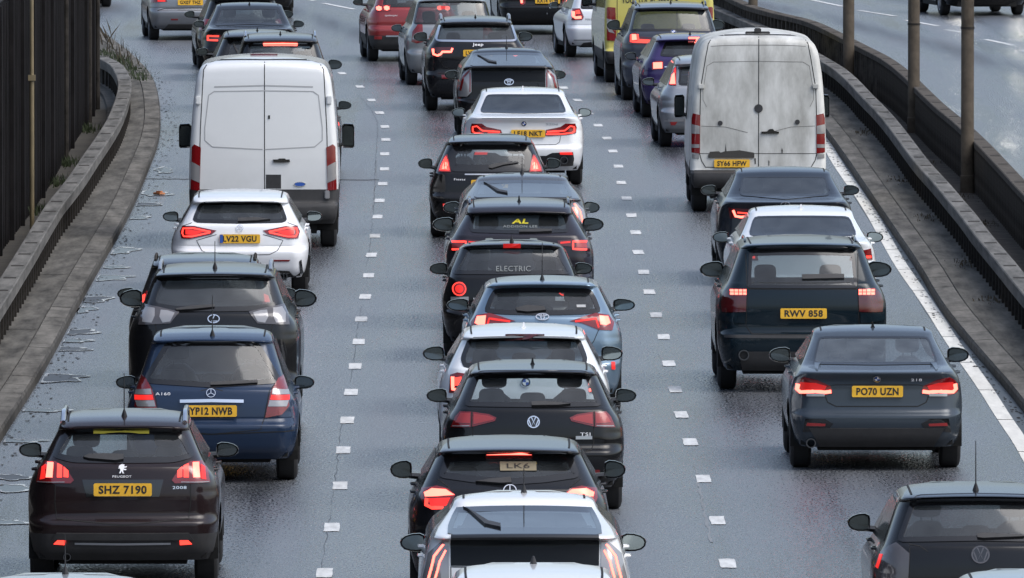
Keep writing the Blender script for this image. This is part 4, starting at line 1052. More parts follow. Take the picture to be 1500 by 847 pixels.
def rx():
    Z = (150, 350, 2.289)
    c = Car('suv_car', 'black SUV with clear tail lamps behind the navy hatchback, oval chrome badge on its tailgate', 'car', 313, yg=640, top=386, W=.92, L=4.75, zoom=Z, wb=456, wt=405, paintm=paint('black_metal', (.014, .015, .018), .4), roofw=.70, beltw=.84, spo=.14, wr=.36, shelf=.66)
    c.window([(373, 122), (560, 124), (590, 215), (568, 232), (500, 243), (373, 245)], .05, glass='glass_privacy', top=.06)
    c.glass = 'glass_privacy'; c.finish(mz=c.zb-.0, mirkw=dict(out=.14, wd=.24, ht=.19))
    c.lamp([(490, 246), (565, 228), (608, 218), (624, 250), (626, 288), (520, 284)], 'lens_smoke', [('lamp_bowl', [(505, 250), (530, 242), (552, 240), (556, 262), (545, 282), (520, 278)], 'lens_clear'), ('lamp_bowl', [(572, 234), (600, 228), (612, 250), (612, 280), (582, 282), (572, 260)], 'lens_clear')])
    c.seam([(566, 230), (570, 290), (560, 330)]); c.logo('lexus', (373, 269), .06); c.wiper([(245, 238), (300, 228), (376, 224), (376, 232), (300, 240), (250, 243)])
    c.rails('silver_trim', 1.1, None, None, .05, .022); c.mast(.95, .30, .0, x=.0); x, t = .0, .62; c.plate((373, 500), 'LR08 KTE')
rx()
def p208():
    c = Car('hatchback', 'dark hatchback mostly hidden behind the black SUV, one red lamp at its left', 'car', 299, top=369, H=1.47, W=.87, L=4.0, zoom=(150, 350, 2.289), paintm=paint('dark_grey', (.035, .037, .042), .5), spo=.12, wr=.31)
    c.window([(0, c.zb), (.58, c.zb+.02), (.5, c.zt), (0, c.zt)], px=False); c.finish(mz=c.zb-.01)
    c.lamp([(118, 186), (150, 174), (150, 195), (146, 225), (120, 218)], 'lens_red', [('brake_lamp', [(124, 192), (146, 186), (142, 214), (126, 214)], 'lit', None)])
    c.rails('dark_steel', .8, None, None, .03, .016)
p208()
def aclass():
    Z = (220, 50, 2.1175)
    c = Car('hatchback', 'white hatchback with number plate LV22 VGU and slim red tail lamps below the white van', 'car', 351, yg=431, top=277, W=.895, L=4.42, zoom=Z, wb=327, wt=297, paintm=paint('white_a', (.74, .75, .77), .0, .28, .25), spo=.13, roofw=.70, beltw=.85, wr=.335, shelf=.60)
    c.glass = 'glass_privacy'
    c.window([(278, 520), (395, 520), (408, 530), (426, 578), (410, 586), (278, 589)], .045)
    c.finish(mz=c.zb-.02, mirkw=dict(out=.14))
    c.lamp([(350, 610), (420, 596), (455, 596), (463, 612), (458, 634), (430, 636), (365, 622)], 'lens_red', [('light_line', [(368, 614), (422, 603), (452, 604), (455, 618), (450, 628), (425, 628), (370, 616)], 'lit', .018), ('brake_lamp', [(385, 612), (445, 608), (445, 622), (420, 624)], 'lit_mid')])
    c.seam([(426, 585), (458, 596)], .006); c.seam([(350, 622), (412, 640), (395, 672), (370, 684), (278, 686)]); c.plate((278, 635), 'LV22 VGU', band=True); c.logo('star', (278, 603), .042)
    c.wiper([(272, 574), (330, 572), (372, 578), (330, 582), (272, 584)])
    c.lamp([(378, 700), (435, 700), (430, 705), (380, 705)], 'lens_red', (), 'reflector')
    c.lamp([(462, 705), (468, 700), (474, 740), (466, 742)], 'black_gloss', (), 'bumper_vent'); [c.stroke('diffuser_edge', [(sg*x, t) for x, t in c.HP([(370, 735), (430, 738), (450, 760), (465, 790)])], .03, 'black_gloss', .01, .004) for sg in (1, -1)]
    c.lowz = .3; z1 = c.T(278, 745)[1]; c.patch('diffuser', [(-.68, z1+.0), (.68, z1), (.74, c.botz+.02), (-.74, c.botz+.02)], 'black_gloss', .02, .03); c.exhaust(.52, z1-.03, .05, True); c.exhaust(.56, z1-.03, .05, True)
aclass()
def transit():
    Z = (220, 50, 2.1175)
    H = 2.56
    c = Car('panel_van', 'tall white panel van with a black square sticker under its rear door handle', 'van', 386, yg=361, top=80, W=1.03, L=5.5, zoom=Z, kind='van', paintm=paint('van_white', (.68, .69, .69), .0, .35, .8), wr=.35, shelf=.62, botz=.34, tp=.0, drop=.06, bow=.04, roofw=.8, wid=[(.34, .94), (.45, .98), (.7, 1.0), (1.3, .995), (1.9, .95), (2.3, .90), (2.45, .86), (2.51, .80), (2.545, .62), (2.56, .3)])
    zl = c.T(355, 482)[1]; c.lowz = zl
    c.finish(mz=1.42, mirkw=dict(out=.20, wd=.17, ht=.34, tall=True))
    c.seam([(355, 80), (355, 484)], .012, False); c.seam([(355, 80), (500, 80), (525, 88), (538, 110), (548, 300), (552, 480)], .012)
    c.seam([(355, 176), (505, 178), (522, 190), (534, 290), (534, 330), (510, 350), (355, 358)], .014, True, 'door_pressing', 'white_shadow', off=.003)
    c.seam([(355, 160), (505, 164)], .02, True, 'door_pressing', 'white_shadow')
    for b in ((555, 205), (549, 498)):
        x, t = c.T(*b); 
        for sg in (-1, 1):
            bm = bmesh.new(); p = c.P(abs(x)*sg, t); box(bm, -.035, .035, -.04, .03, -.06, .06, Matrix.Translation(p), .012); frombm('door_hinge', bm, c.paint if b[1] < 300 else 'lens_clear', c.root)
    c.patch('door_handle', [c.T(*p) for p in ((381, 389), (396, 389), (400, 386), (418, 386), (421, 389), (432, 389), (434, 396), (421, 398), (383, 398))], 'black_gloss', .03, .03)
    c.patch('sticker', [c.T(*p) for p in ((359, 436), (406, 436), (406, 479), (359, 479))], 'black_plastic', .004, .004)
    c.logo('ford', (464, 466), .055); c.patch('lock_cover', [c.T(*p) for p in ((366, 252), (372, 252), (372, 263), (366, 263))], 'black_gloss', .01, .01)
    c.patch('high_brake_lamp', [c.T(*p) for p in ((310, 68), (320, 61), (384, 61), (394, 68))], 'lens_dark', .02, .03)
    c.lamp([(546, 352), (566, 342), (573, 350), (577, 482), (550, 486)], 'lens_red', [('clear_window', [(549, 410), (575, 395), (575, 450), (549, 462)], 'lens_clear')], off=.012)
    c.patch('bumper_step', [(-.97, .60), (.97, .60), (.97, .42), (-.97, .42)], 'black_plastic', .03, .05)
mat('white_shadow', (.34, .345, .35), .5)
transit()
def hidden_a():
    c = Car('hatchback', 'dark car almost wholly hidden behind the tall white van, its right mirror showing', 'car', 418, yg=258, H=1.47, W=.88, L=4.3, paintm=paint('charcoal_red', (.05, .05, .055), .4))
    c.window([(0, c.zb), (.6, c.zb), (.5, c.zt), (0, c.zt)], px=False); c.finish(mz=1.04, mirkw=dict(out=.14)); c.lamp([(.6, .75), (.86, .75), (.84, 1.02), (.62, .95)], 'lens_red', [('brake_lamp', [(.7, .8), (.84, .8), (.82, .95), (.7, .92)], 'lit', None)], px=False)
hidden_a()
def suv_rails():
    Z = (180, 0, 3.947)
    c = Car('suv_car', 'dark SUV with silver roof rails and a lit high brake lamp above the white van', 'car', 411, top=48, H=1.66, W=.91, L=4.6, zoom=Z, wt=62, paintm=paint('suv_dark', (.03, .034, .04), .5), roofw=.70, spo=.14)
    c.window([(0, c.zb), (.62, c.zb), (.54, c.zt+.0), (0, c.zt)], px=False, top=.06, frit=.04); c.finish(mz=1.08, mirkw=dict(out=.15, wd=.23, ht=.17))
    c.lamp([(.62, .85), (.84, .85), (.80, 1.08), (.64, 1.04)], 'lens_red', [('brake_lamp', [(.68, .9), (.8, .9), (.78, 1.03), (.68, 1.0)], 'lit', None)], px=False)
    c.patch('high_brake_lamp', [(-.30, c.zt+.002), (.30, c.zt+.002), (.30, c.zt-.055), (-.30, c.zt-.055)], 'lens_red', .05, .03); c.patch('brake_light_strip', [(-.29, c.zt-.005), (.29, c.zt-.005), (.29, c.zt-.05), (-.29, c.zt-.05)], 'lit_hot', .056, .004)
    c.rails('chrome', 1.0, None, None, .06, .024); c.fin(1.0)
suv_rails()
def merc_dark():
    Z = (180, 0, 3.947)
    c = Car('hatchback', 'dark hatchback with shark fin aerial between the black saloon and the railed SUV', 'car', 378, top=43, H=1.43, W=.90, L=4.4, zoom=Z, paintm=paint('merc_dark', (.03, .032, .036), .5), spo=.13, roofw=.68, yaw=.03)
    c.window([(0, c.zb), (.62, c.zb), (.5, c.zt), (0, c.zt)], px=False); c.finish(mz=1.0); c.fin(1.1)
    c.lamp([(.58, .80), (.84, .78), (.86, .92), (.60, .98)], 'lens_red', [('light_line', [(.64, .86), (.80, .83), (.82, .93)], 'lit_hot', .045)], px=False); c.wiper([(-.33, c.zb+.02), (-.30, c.zb+.02), (-.42, c.zb+.26), (-.44, c.zb+.24)], False)
merc_dark()
def black_saloon():
    Z = (180, 0, 3.947)
    c = Car('saloon_car', 'black saloon in the left lane with a red lamp lit at its left corner', 'car', 366, yg=118, H=1.44, W=.91, L=4.7, zoom=Z, kind='sedan', wb=38, wt=13, ydeck=.62, paintm=paint('black_a', (.010, .010, .012), .3), yaw=.025, roofw=.70)
    c.window([(738, 48), (900, 48), (935, 150), (738, 142)], .03); c.finish(heads=False, mz=1.0, mirkw=dict(out=.14)); c.fin(1.5)
    c.lamp([(486, 198), (560, 196), (572, 212), (565, 240), (495, 240)], 'lens_dark', [('light_line', [(494, 208), (556, 210)], 'lit', .03), ('light_line', [(492, 232), (550, 234)], 'lit', .03), ('light_line', [(494, 206), (494, 236)], 'lit', .03)])
black_saloon()
def far_dark(cx, yg, label, H=1.45, col='black_b', W=.9, name='hatchback', yaw=None, kind='hatch'):
    c = Car(name, label, 'car', cx, yg=yg, H=H, W=W, L=4.4, paintm=paint(col, (.012, .013, .016), .3), yaw=yaw)
    c.window([(0, c.zb), (.62, c.zb), (.5, c.zt), (0, c.zt)], px=False); c.finish(mz=1.0)
    c.lamp([(.62, .78), (.86, .76), (.84, 1.0), (.64, .96)], 'lens_red', px=False); c.plate_px = None
far_dark(357, 101, 'dark car just ahead of the black saloon, cut by the top edge, its mirrors showing')
far_dark(372, 26, 'black car at the top edge ahead of the saloons, only its tail corner showing', 1.5, yaw=.06)
def far_left():
    c = Car('hatchback', 'dark car at the top edge beyond the tall fence, only a wheel showing', 'car', 108, yg=10, H=1.5, W=.9, L=4.4, paintm=paint('black_b', (.012, .013, .016), .3), yaw=.08)
    c.finish(mz=1.0)
far_left()
def silver_top():
    Z = (180, 0, 3.947)
    c = Car('hatchback', 'silver grey car at the top left with number plate GX07 THZ', 'car', 281, yg=58, H=1.50, W=.88, L=4.3, zoom=Z, paintm=paint('silver_grey', (.21, .22, .24), .6), yaw=.075, shelf=.62)
    c.window([(0, c.zb), (.6, c.zb), (.5, c.zt), (0, c.zt)], px=False); c.finish(mz=1.0)
    c.lamp([(.52, .80), (.84, .78), (.82, 1.0), (.6, .98)], 'lens_red', [('brake_lamp', [(.56, .80), (.72, .80), (.72, .88), (.58, .88)], 'lit_mid', None)], px=False); c.plate((390, 14), 'GX07 THZ')
    c.lowz = .3; z = c.T(390, 125)[1]; c.seam([(390, 48), (240, 50), (200, 62)], .012); c.patch('bumper_insert', [(-.5, c.T(390, 140)[1]), (.5, c.T(390, 140)[1]), (.58, c.botz+.01), (-.58, c.botz+.01)], 'black_plastic', .012, .02)
    c.patch('exhaust_glint', [(-.05, .33)]*0 or [(-.45, .42), (-.30, .42), (-.30, .45), (-.45, .45)], 'lens_red', .01)
silver_top()
# --- centre lane
def white_roof():
    c = Car('hatchback', 'white car at the bottom edge behind the white hybrid, only its roof in view', 'car', 783, top=823, H=1.47, W=.87, L=4.2, paintm=paint('white_b', (.72, .74, .76), 0, .28, .2))
    c.window([(0, c.zb), (.6, c.zb), (.5, c.zt), (0, c.zt)], px=False); c.finish(); c.mast(1.5, .05, 0); c.lamp([(.62, .75), (.84, .75), (.8, 1.0), (.62, .95)], px=False)
white_roof()
def prius(cx, top, H, Z, label, pm, roofpm, lamp, kids, base, wb, wt, glasspoly, stripz, logo=None, yg=None, plate=None, led=True, wip=None, extra=None, yaw=None, hglass='glass_dark', masth=.10, full=True):
    c = Car('hybrid_car', label, 'car', cx, yg=yg, top=top, H=H, W=.873, L=4.48, zoom=Z, kind='prius', wb=wb, wt=wt, paintm=pm, roofw=.69, beltw=.8, wr=.32, yaw=yaw, glass='glass_clear', drop=.045)
    zl = c.zl; c.zb = zl-.12
    # sloping glass (opaque tint, slightly smaller than the hatch)
    t0, t1 = zl+.035, c.zt
    w0, w1 = interp(c.Wt, t0)*.87, interp(c.Wt, t1)*.90
    c.holes.append([(-w0+.08, t0+.02), (w0-.08, t0+.02), (w1-.08, t1-.02), (-w1+.08, t1-.02)])
    c.body(); poly = [(-w0, t0), (w0, t0), (w1, t1), (-w1, t1)]
    o = c.patch('rear_window', poly, 'glass_clear' if hglass != 'dark' else 'glass_privacy', .005, .01, None, .06)
    c.stroke('window_edge', poly, .035, 'frit', .007, .006, o, True)
    lw = interp(c.Wt, zl)*.83
    bm = bmesh.new(); tube(bm, [c.P(x_*lw, zl)+Vector((0, -.004, .0)) for x_ in [k/10-1 for k in range(21)]], .026, 8); frombm('spoiler_lip', bm, 'black_gloss', c.root)
    c.patch('lower_window', [(-lw, zl-.03), (lw, zl-.03), (lw-.0, zl-.24), (-lw, zl-.24)], 'glass_side', .008, .015)
    z0, z1 = c.zf, c.H-.10
    poly = [(-interp(c.Wt, z0)+.08, z0), (interp(c.Wt, z0)-.08, z0), (interp(c.Wt, z1)-.08, z1), (-interp(c.Wt, z1)+.08, z1)]
    c.patch('windscreen', poly, 'windscreen', .008, .01, None, .12, True)
    zb_ = c.zb; c.cabin(heads=False); c.sides(); c.mirrors(z=.99, out=.15, wd=.21, ht=.15); c.roofseams(.84)
    lz = zl
    P_ = [(lw+.015, lz-.01), (lw+.05, lz-.02), (.80, lz-.15), (.845, lz-.34), (.85, lz-.50), (.72, lz-.50), (lw+.015, lz-.42)]
    K_ = [('light_line', [(lw+.055, lz-.07), (.755, lz-.17), (.80, lz-.34), (.81, lz-.46)], 'lit_hot', .014), ('light_line', [(lw+.04, lz-.12), (.715, lz-.21), (.75, lz-.34), (.765, lz-.46)], 'lit_hot', .014)] if led else [('red_line', [(lw+.035, lz-.06), (.77, lz-.18), (.82, lz-.40)], 'lens_red', .03), ('red_line', [(lw+.035, lz-.10), (lw+.04, lz-.42)], 'lens_red', .02)]
    c.lamp(P_, 'lens_clear', K_, px=False)
    c.mast(1.75, .22, .05); 
    if full:
        c.wiper([(-.50, t0+.13), (-.47, t0+.12), (-.33, t0+.03), (-.20, t0+.01), (-.20, t0+.03), (-.30, t0+.045)] , False)
    c.seam([(0, zl-.25), (lw, zl-.25), (lw, zl-.45), (lw-.02, .66), (0, .64)], px=False)
    return c
Cc = prius(769, 721, 1.48, (580, 700, 3.947), 'white hybrid hatchback at bottom centre with sloping glass tail and lit segmented lamps', paint('white_p', (.74, .745, .75), 0, .26, .25), None, None, None, None, 786, 746, None, None)
Cc.plate((770, 700), 'LD14 XHP')
def merc_black():
    Z = (580, 700, 3.947)
    c = Car('hatchback', 'black hatchback with a bright red bar above its rear window, behind the white hybrid', 'car', 746, top=637, H=1.44, W=.89, L=4.3, zoom=Z, wb=712, wt=663, paintm=paint('black_c', (.014, .015, .019), .4), spo=.16, roofw=.71, beltw=.86, shelf=.62)
    c.zo = (500, 600, 3.0)
    c.glass = 'glass_open'; c.window([(737, 190), (990, 190), (1022, 225), (1050, 300), (900, 322), (737, 333)], .055, top=.09)
    c.finish(mz=c.zb-.0, mirkw=dict(out=.16, wd=.19, ht=.16))
    hx = abs(c.T(640, 196)[0]); c.patch('high_brake_lamp', [(-hx-.01, c.zt-.004), (hx+.01, c.zt-.004), (hx+.01, c.zt-.052), (-hx-.01, c.zt-.052)], 'lens_red', .05, .04); c.patch('brake_light_strip', [(-hx, c.zt-.012), (hx, c.zt-.012), (hx, c.zt-.046), (-hx, c.zt-.046)], 'lit_hot', .056, .004)
    c.lamp([(502, 375), (470, 350), (420, 338), (345, 345), (352, 390), (372, 430), (420, 440), (470, 436)], 'lens_red', [('brake_lamp', [(498, 376), (460, 354), (400, 350), (368, 366), (372, 384)], 'lit_hot'), ('light_line', [(380, 392), (376, 420), (400, 432), (450, 430)], 'lit', .03), ('lamp_glow', [(385, 392), (480, 388), (462, 425), (395, 425)], 'lit_mid')])
    c.logo('star', (741, 358), .055); c.wiper([(590, 322), (650, 312), (745, 303), (748, 328), (700, 330)]); x, t = c.T(777, 252)
    fr = c.frame(x, t); o = c.flat('reflected_plate', [(-.16, -.055), (.16, -.055), (.16, .055), (-.16, .055)], [(0, 1, 2, 3)], 'plate_reflection', fr, .012, None); c.text('LK6', 0, 0, .06, .2, 'plate_text', 'reflected_lettering', .014, o, .01, fr, ext=.001)  # pale lettered patch paints a number plate reflected in the rear glass
    c.seam([(1050, 305), (1000, 345), (985, 400)], .007)
merc_black()
def golf():
    Z = (640, 515, 3.603)
    c = Car('hatchback', 'black hatchback with a round chrome badge and unlit red tail lamps, centre lane', 'car', 781, yg=745, top=526, W=.895, L=4.26, zoom=Z, wb=596, wt=548, paintm=paint('black_g', (.010, .011, .014), .3), spo=.13, roofw=.70, beltw=.85, wr=.325, shelf=.61)
    c.glass = 'glass_open'; c.window([(508, 103), (790, 103), (812, 125), (872, 290), (700, 294), (508, 296)], .045, top=.08)
    c.finish(mz=c.zb-.02, mirkw=dict(out=.14))
    c.lamp([(700, 350), (740, 332), (826, 320), (890, 318), (915, 345), (938, 400), (832, 398), (710, 368)], 'lens_red', [('lamp_split', [(829, 320), (831, 398)], 'gap', .012), ('lamp_inner', [(715, 352), (745, 340), (820, 330), (822, 385), (718, 362)], 'lens_bright'), ('lamp_inner', [(838, 328), (885, 326), (915, 375), (840, 380)], 'lens_bright'), ('clear_strip', [(842, 392), (928, 393)], 'lens_clear', .008)])
    c.logo('vw', (510, 373), .060); x, t = c.T(783, 437); c.text('TSI', x, t, .032, .10); x, t = c.T(776, 455); o = c.flat('trim_badge', [(-.08, -.016), (.08, -.016), (.08, .016), (-.08, .016)], [(0, 1, 2, 3)], 'silver_trim', c.frame(x, t), .006, None)
    c.seam([(826, 320), (828, 480), (815, 520), (780, 530), (510, 540)]); c.wiper([(498, 272), (560, 270), (640, 275), (705, 283), (640, 290), (500, 292)])
    c.fin(1.0); c.plate((510, 560), 'LN65 FVK'); c.lamp([(820, 625), (860, 625), (858, 650), (830, 655)], 'lens_red', (), 'reflector')
mat('lens_bright', (.30, .02, .02), .3, 0, .6)
golf()
mat('faint_letter', (.17, .185, .185), .6)
def bmw1():
    Z = (600, 420, 2.492)
    c = Car('hatchback', 'white hatchback with shark fin aerial directly ahead of the black hatchback', 'car', 768, top=473, H=1.43, W=.885, L=4.33, zoom=Z, wb=536, wt=496, paintm=paint('white_c', (.70, .72, .74), .0, .27, .2), spo=.10, roofw=.72, beltw=.87, shelf=.6)
    c.glass = 'glass_privacy'; c.window([(420, 182), (618, 186), (650, 262), (640, 297), (420, 298)], .045, top=.05)
    c.finish(mz=c.zb-.0, mirkw=dict(out=.15, wd=.22, ht=.15)); c.fin(1.0, 'white_badge', .07)
    c.lamp([(204, 318), (176, 314), (150, 322), (146, 388), (178, 388), (186, 352)], 'lens_red', [('light_line', [(160, 330), (160, 374), (182, 378)], 'lit_hot', .03), ('brake_lamp', [(166, 334), (190, 330), (184, 360), (166, 362)], 'lit')])
    c.patch('high_brake_lamp', [c.T(*p) for p in ((350, 180), (492, 180), (492, 191), (350, 191))], 'lens_dark', .02, .02); c.logo('bmw', (424, 350), .05)
bmw1()
def auris():
    Z = (600, 420, 2.492)
    c = Car('hatchback', 'light blue hatchback in the centre lane with long pointed red lamps and oval chrome badge', 'car', 795, yg=606, top=403, W=.88, L=4.3, zoom=Z, wb=461, wt=419, paintm=paint('light_blue', (.17, .25, .33), .6, .3, .3), spo=.12, roofw=.70, beltw=.86, shelf=.6)
    c.glass = 'glass_open'; c.window([(484, 4), (660, 8), (680, 40), (700, 95), (640, 102), (484, 106)], .05, top=.03)
    c.finish(mz=c.zb-.01, mirkw=dict(out=.16, wd=.24)); 
    c.lamp([(585, 126), (680, 98), (725, 104), (745, 130), (738, 160), (690, 158), (630, 134)], 'lens_red', [('brake_lamp', [(692, 108), (722, 110), (730, 134), (716, 142), (696, 138)], 'lit_hot'), ('light_line', [(604, 128), (680, 118), (690, 150)], 'lit_mid', .02)])
    c.logo('toyota', (485, 113), .069); c.wiper([(388, 82), (430, 72), (490, 76), (498, 90), (430, 96), (392, 92)]); c.mast(.75, .42, .02); c.lamp([(736, 276), (748, 276), (748, 302), (738, 302)], 'lit_mid', (), 'reflector')
    c.seam([(690, 158), (672, 200), (640, 240)]); x, t = c.T(626, 73); c.flat('window_sticker', [(-.05, -.02), (.05, -.02), (.05, .02), (-.05, .02)], [(0, 1, 2, 3)], 'white_shadow', c.frame(x, t), .012, None)
auris()
def up():
    Z = (600, 220, 3.025)
    c = Car('city_car', 'small black car with round red tail lamps and ELECTRIC lettered across its rear window', 'car', 750, yg=527, top=348, W=.822, L=3.54, zoom=Z, wb=403, wt=362, paintm=paint('black_u', (.010, .010, .012), .2), spo=.08, roofw=.74, beltw=.90, wr=.30, shelf=.6)
    c.glass = 'glass_open'; c.window([(453, 424), (645, 426), (662, 445), (725, 548), (453, 552)], .045, top=.03)
    c.finish(mz=c.zb-.0, mirkw=dict(out=.14, wd=.21, ht=.14)); c.mast(.6, .10, 0)
    x, t = c.T(222, 616); r = .085; ax = abs(x)
    cir = lambda k, n=20: [(ax+r*k*math.cos(2*math.pi*j/n), t+r*k*math.sin(2*math.pi*j/n)) for j in range(n)]
    c.lamp(cir(1), 'lens_bright', [('light_ring', cir(.86)+[cir(.86)[0]], 'lit', .010), ('brake_lamp', cir(.55), 'lit_mid', None)], px=False)
    c.lamp([(185, 650), (262, 650), (262, 668), (185, 668)], 'lens_clear', (), 'reflector')
    x, t = c.T(460, 528); c.text('ELECTRIC', x, t, .085, .40, 'faint_letter', 'window_lettering', .012, None, .0, ext=.001)
    c.patch('high_brake_lamp', [c.T(*p) for p in ((415, 421), (492, 421), (492, 427), (415, 427))], 'lit_low', .02, .02); x, t = c.T(295, 660); c.text('up', x, t, .03, .06)
up()
def ux():
    Z = (600, 220, 3.025)
    c = Car('crossover_car', 'dark violet grey crossover with yellow AL lettering on its rear window', 'car', 761, yg=480, top=290, W=.92, L=4.5, zoom=Z, wb=342, wt=313, paintm=paint('violet_grey', (.035, .032, .045), .5), spo=.15, roofw=.71, beltw=.86, wr=.35, shelf=.66)
    c.window([(487, 276), (690, 278), (708, 340), (700, 366), (487, 372)], .04, top=.02)
    c.finish(mz=c.zb-.0, mirkw=dict(out=.14, wd=.26, ht=.17)); c.fin(.95, None, .09); c.rails('black_gloss', 1.0, None, None, .04, .018)
    c.lamp([(655, 402), (720, 397), (790, 396), (798, 445), (722, 448), (716, 428), (660, 424)], 'lens_dark', [('light_line', [(782, 406), (724, 406), (724, 438), (782, 440)], 'lit', .022), ('light_line', [(668, 412), (712, 408)], 'lit_mid', .02), ('brake_lamp', [(738, 412), (780, 412), (782, 432), (738, 432)], 'lens_bright')])
    x, t = c.T(492, 318); c.text('AL', x, t, .09, .20, 'yellow', 'window_lettering', .012, None, .03, ext=.001, ital=.2); x, t = c.T(490, 341); c.text('ADDISON LEE', x, t, .045, .42, 'faint_letter', 'window_lettering', .012, None, .01, ext=.001)
    x, t = c.T(490, 350); c.text('0207 407 9000', x, t, .03, .30, 'white_shadow', 'window_lettering', .012, None, 0, ext=.001) if False else None
    c.wiper([(485, 360), (560, 354), (630, 356), (630, 364), (560, 368), (485, 368)])
ux()
prius(766, 254, 1.48, (600, 220, 3.025), 'dark grey hybrid hatchback with sloping glass tail, third from the white saloon', paint('grey_p', (.07, .078, .09), .6), None, None, None, None, 291, 267, None, None, yaw=.006)
def fiesta():
    Z = (660, 160, 7.143)
    c = Car('hatchback', 'black hatchback with tall pointed pink red lamps beside its rear window, centre lane', 'car', 718, yg=346, top=195, W=.86, L=3.95, zoom=Z, wb=251, wt=210, paintm=paint('black_f', (.010, .010, .012), .3), spo=.13, roofw=.70, beltw=.90, wr=.31, shelf=.6)
    c.glass = 'glass_open'; c.window([(414, 352), (640, 352), (735, 365), (790, 395), (852, 470), (822, 655), (414, 660)], .10, top=.07)
    c.finish(mz=c.zb+.03, mirkw=dict(out=.15, wd=.20, ht=.15))
    c.lamp([(858, 478), (880, 485), (945, 600), (955, 655), (825, 660), (840, 560)], 'lens_bright', [('brake_lamp', [(868, 500), (885, 520), (925, 600), (935, 642), (840, 645), (852, 560)], 'lit'), ('lamp_core', [(858, 560), (890, 560), (915, 630), (850, 635)], 'lit_hot')])
    c.wiper([(400, 600), (450, 580), (600, 562), (705, 558), (705, 570), (560, 590), (430, 628), (400, 620)]); c.seam([(414, 686), (150, 686)], .016, True, 'boot_handle', 'silver_trim', off=.012)
    c.zo = (600, 220, 3.025); c.plate((355, 150), 'YT15 KZO'); x, t = c.T(222, 130); c.text('Fiesta', x, t, .03, .16); c.lamp([(148, 238), (175, 238), (175, 262), (150, 262)], 'lit_mid', (), 'reflector')
fiesta()
def bmw5():
    Z = (660, 160, 7.143)
    c = Car('saloon_car', 'white saloon in the centre lane with wide red lamps and number plate partly hidden', 'car', 767, yg=270, top=129, W=.935, L=4.95, zoom=Z, kind='sedan', wb=166, wt=141, ydeck=.55, paintm=paint('white_d', (.72, .73, .74), 0, .25, .2), roofw=.70, beltw=.82, wr=.345, shelf=.60, ro=.9)
    c.glass = 'glass_privacy'; c.zo = (600, 0, 2.92); c.window([(487, 405), (628, 405), (642, 412), (672, 482), (487, 486)], .025)
    c.zo = Z; c.finish(heads=False, mz=1.02, mirkw=dict(out=.15)); c.fin(1.55, 'white_badge', .07)
    c.lamp([(978, 278), (1000, 216), (1150, 186), (1200, 150), (1300, 150), (1315, 190), (1308, 255), (1200, 270), (1030, 284)], 'lens_red', [('light_line', [(1000, 262), (1150, 262), (1270, 248), (1290, 235), (1290, 185), (1250, 178), (1195, 225), (1010, 238)], 'lit', .02), ('brake_lamp', [(1020, 246), (1140, 242), (1140, 256), (1010, 258)], 'lit_mid')])
    c.logo('bmw', (768, 150), .038); x, t = c.T(1060, 157); c.text('520d', x, t, .03, .18, 'silver_trim'); c.plate((812, 255), 'LF18 NKT'); c.seam([(768, 374), (1100, 372), (1140, 345), (1152, 282)]); c.seam([(768, 96), (1200, 98)], .006)
    c.lamp([(1140, 452), (1268, 450), (1276, 476), (1145, 474)], 'lit_mid', (), 'reflector', .02)
    c.lamp([(768, 490), (1000, 488), (1060, 458), (1280, 450), (1290, 520), (1280, 590), (1040, 600), (768, 600)], 'black_gloss', (), 'bumper_insert', .008); c.exhaust(.62, .40, .06, True)
bmw5()
prius(745, 70, 1.48, (600, 0, 2.92), 'black hybrid hatchback with oval chrome badge and clear unlit lamps', paint('black_p', (.012, .013, .016), .4), None, None, None, None, 98, 79, None, None, led=False, yaw=.02).logo('toyota', (425, 351), .075)
def compass():
    Z = (500, 0, 5.357)
    c = Car('suv_car', 'dark SUV lettered Jeep with chrome trim round its rear window and silver roof rails', 'car', 698, yg=161, top=23, W=.91, L=4.4, zoom=Z, wb=60, wt=35, paintm=paint('suv_black', (.016, .017, .022), .4), spo=.12, roofw=.72, beltw=.85, wr=.36, shelf=.66, yaw=.025)
    c.glass = 'glass_privacy'; c.window([(1070, 182), (1320, 188), (1335, 200), (1370, 310), (1350, 322), (1070, 326)], .03, top=.08)
    c.stroke('chrome_trim', c.winf, .035, 'chrome', .012, .012, None, True)
    c.finish(mz=c.zb+.0, mirkw=dict(out=.15, wd=.24, ht=.17, col='black_gloss')); c.rails('silver_trim', .9, None, None, .06, .024); c.fin(.95)
    c.lamp([(708, 372), (885, 370), (882, 400), (800, 420), (790, 450), (720, 448)], 'lens_dark', [('light_line', [(722, 385), (726, 425), (755, 437), (782, 425), (792, 408), (862, 408), (872, 380)], 'lit_hot', .035)])
    x, t = c.T(1072, 353); c.text('Jeep', x, t, .07, .19, bold=.02); c.plate((1072, 417), 'LV18 GXC'); c.seam([(760, 455), (800, 520), (900, 560), (1072, 560)]); c.lamp([(785, 590), (845, 590), (842, 618), (790, 618)], 'lens_red', (), 'reflector')
compass()
def silver_estate():
    Z = (500, 0, 5.357)
    c = Car('estate_car', 'silver grey hatchback with wide rear window left of the lettered SUV', 'car', 664, yg=124, top=-6, W=.88, L=4.4, zoom=Z, wb=36, wt=2, paintm=paint('silver_b', (.27, .28, .29), .6), spo=.06, roofw=.74, beltw=.86, shelf=.62, yaw=.05)
    c.window([(888, 12), (1130, 14), (1195, 120), (1180, 190), (888, 192)], .03); c.finish(mz=1.0)
    c.lamp([(637, 195), (600, 195), (560, 250), (552, 330), (590, 340), (640, 330)], 'lens_red', [('clear_window', [(566, 285), (630, 280), (630, 305), (562, 310)], 'lens_clear')])
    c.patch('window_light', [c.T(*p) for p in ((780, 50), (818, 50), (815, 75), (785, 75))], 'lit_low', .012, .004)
silver_estate()
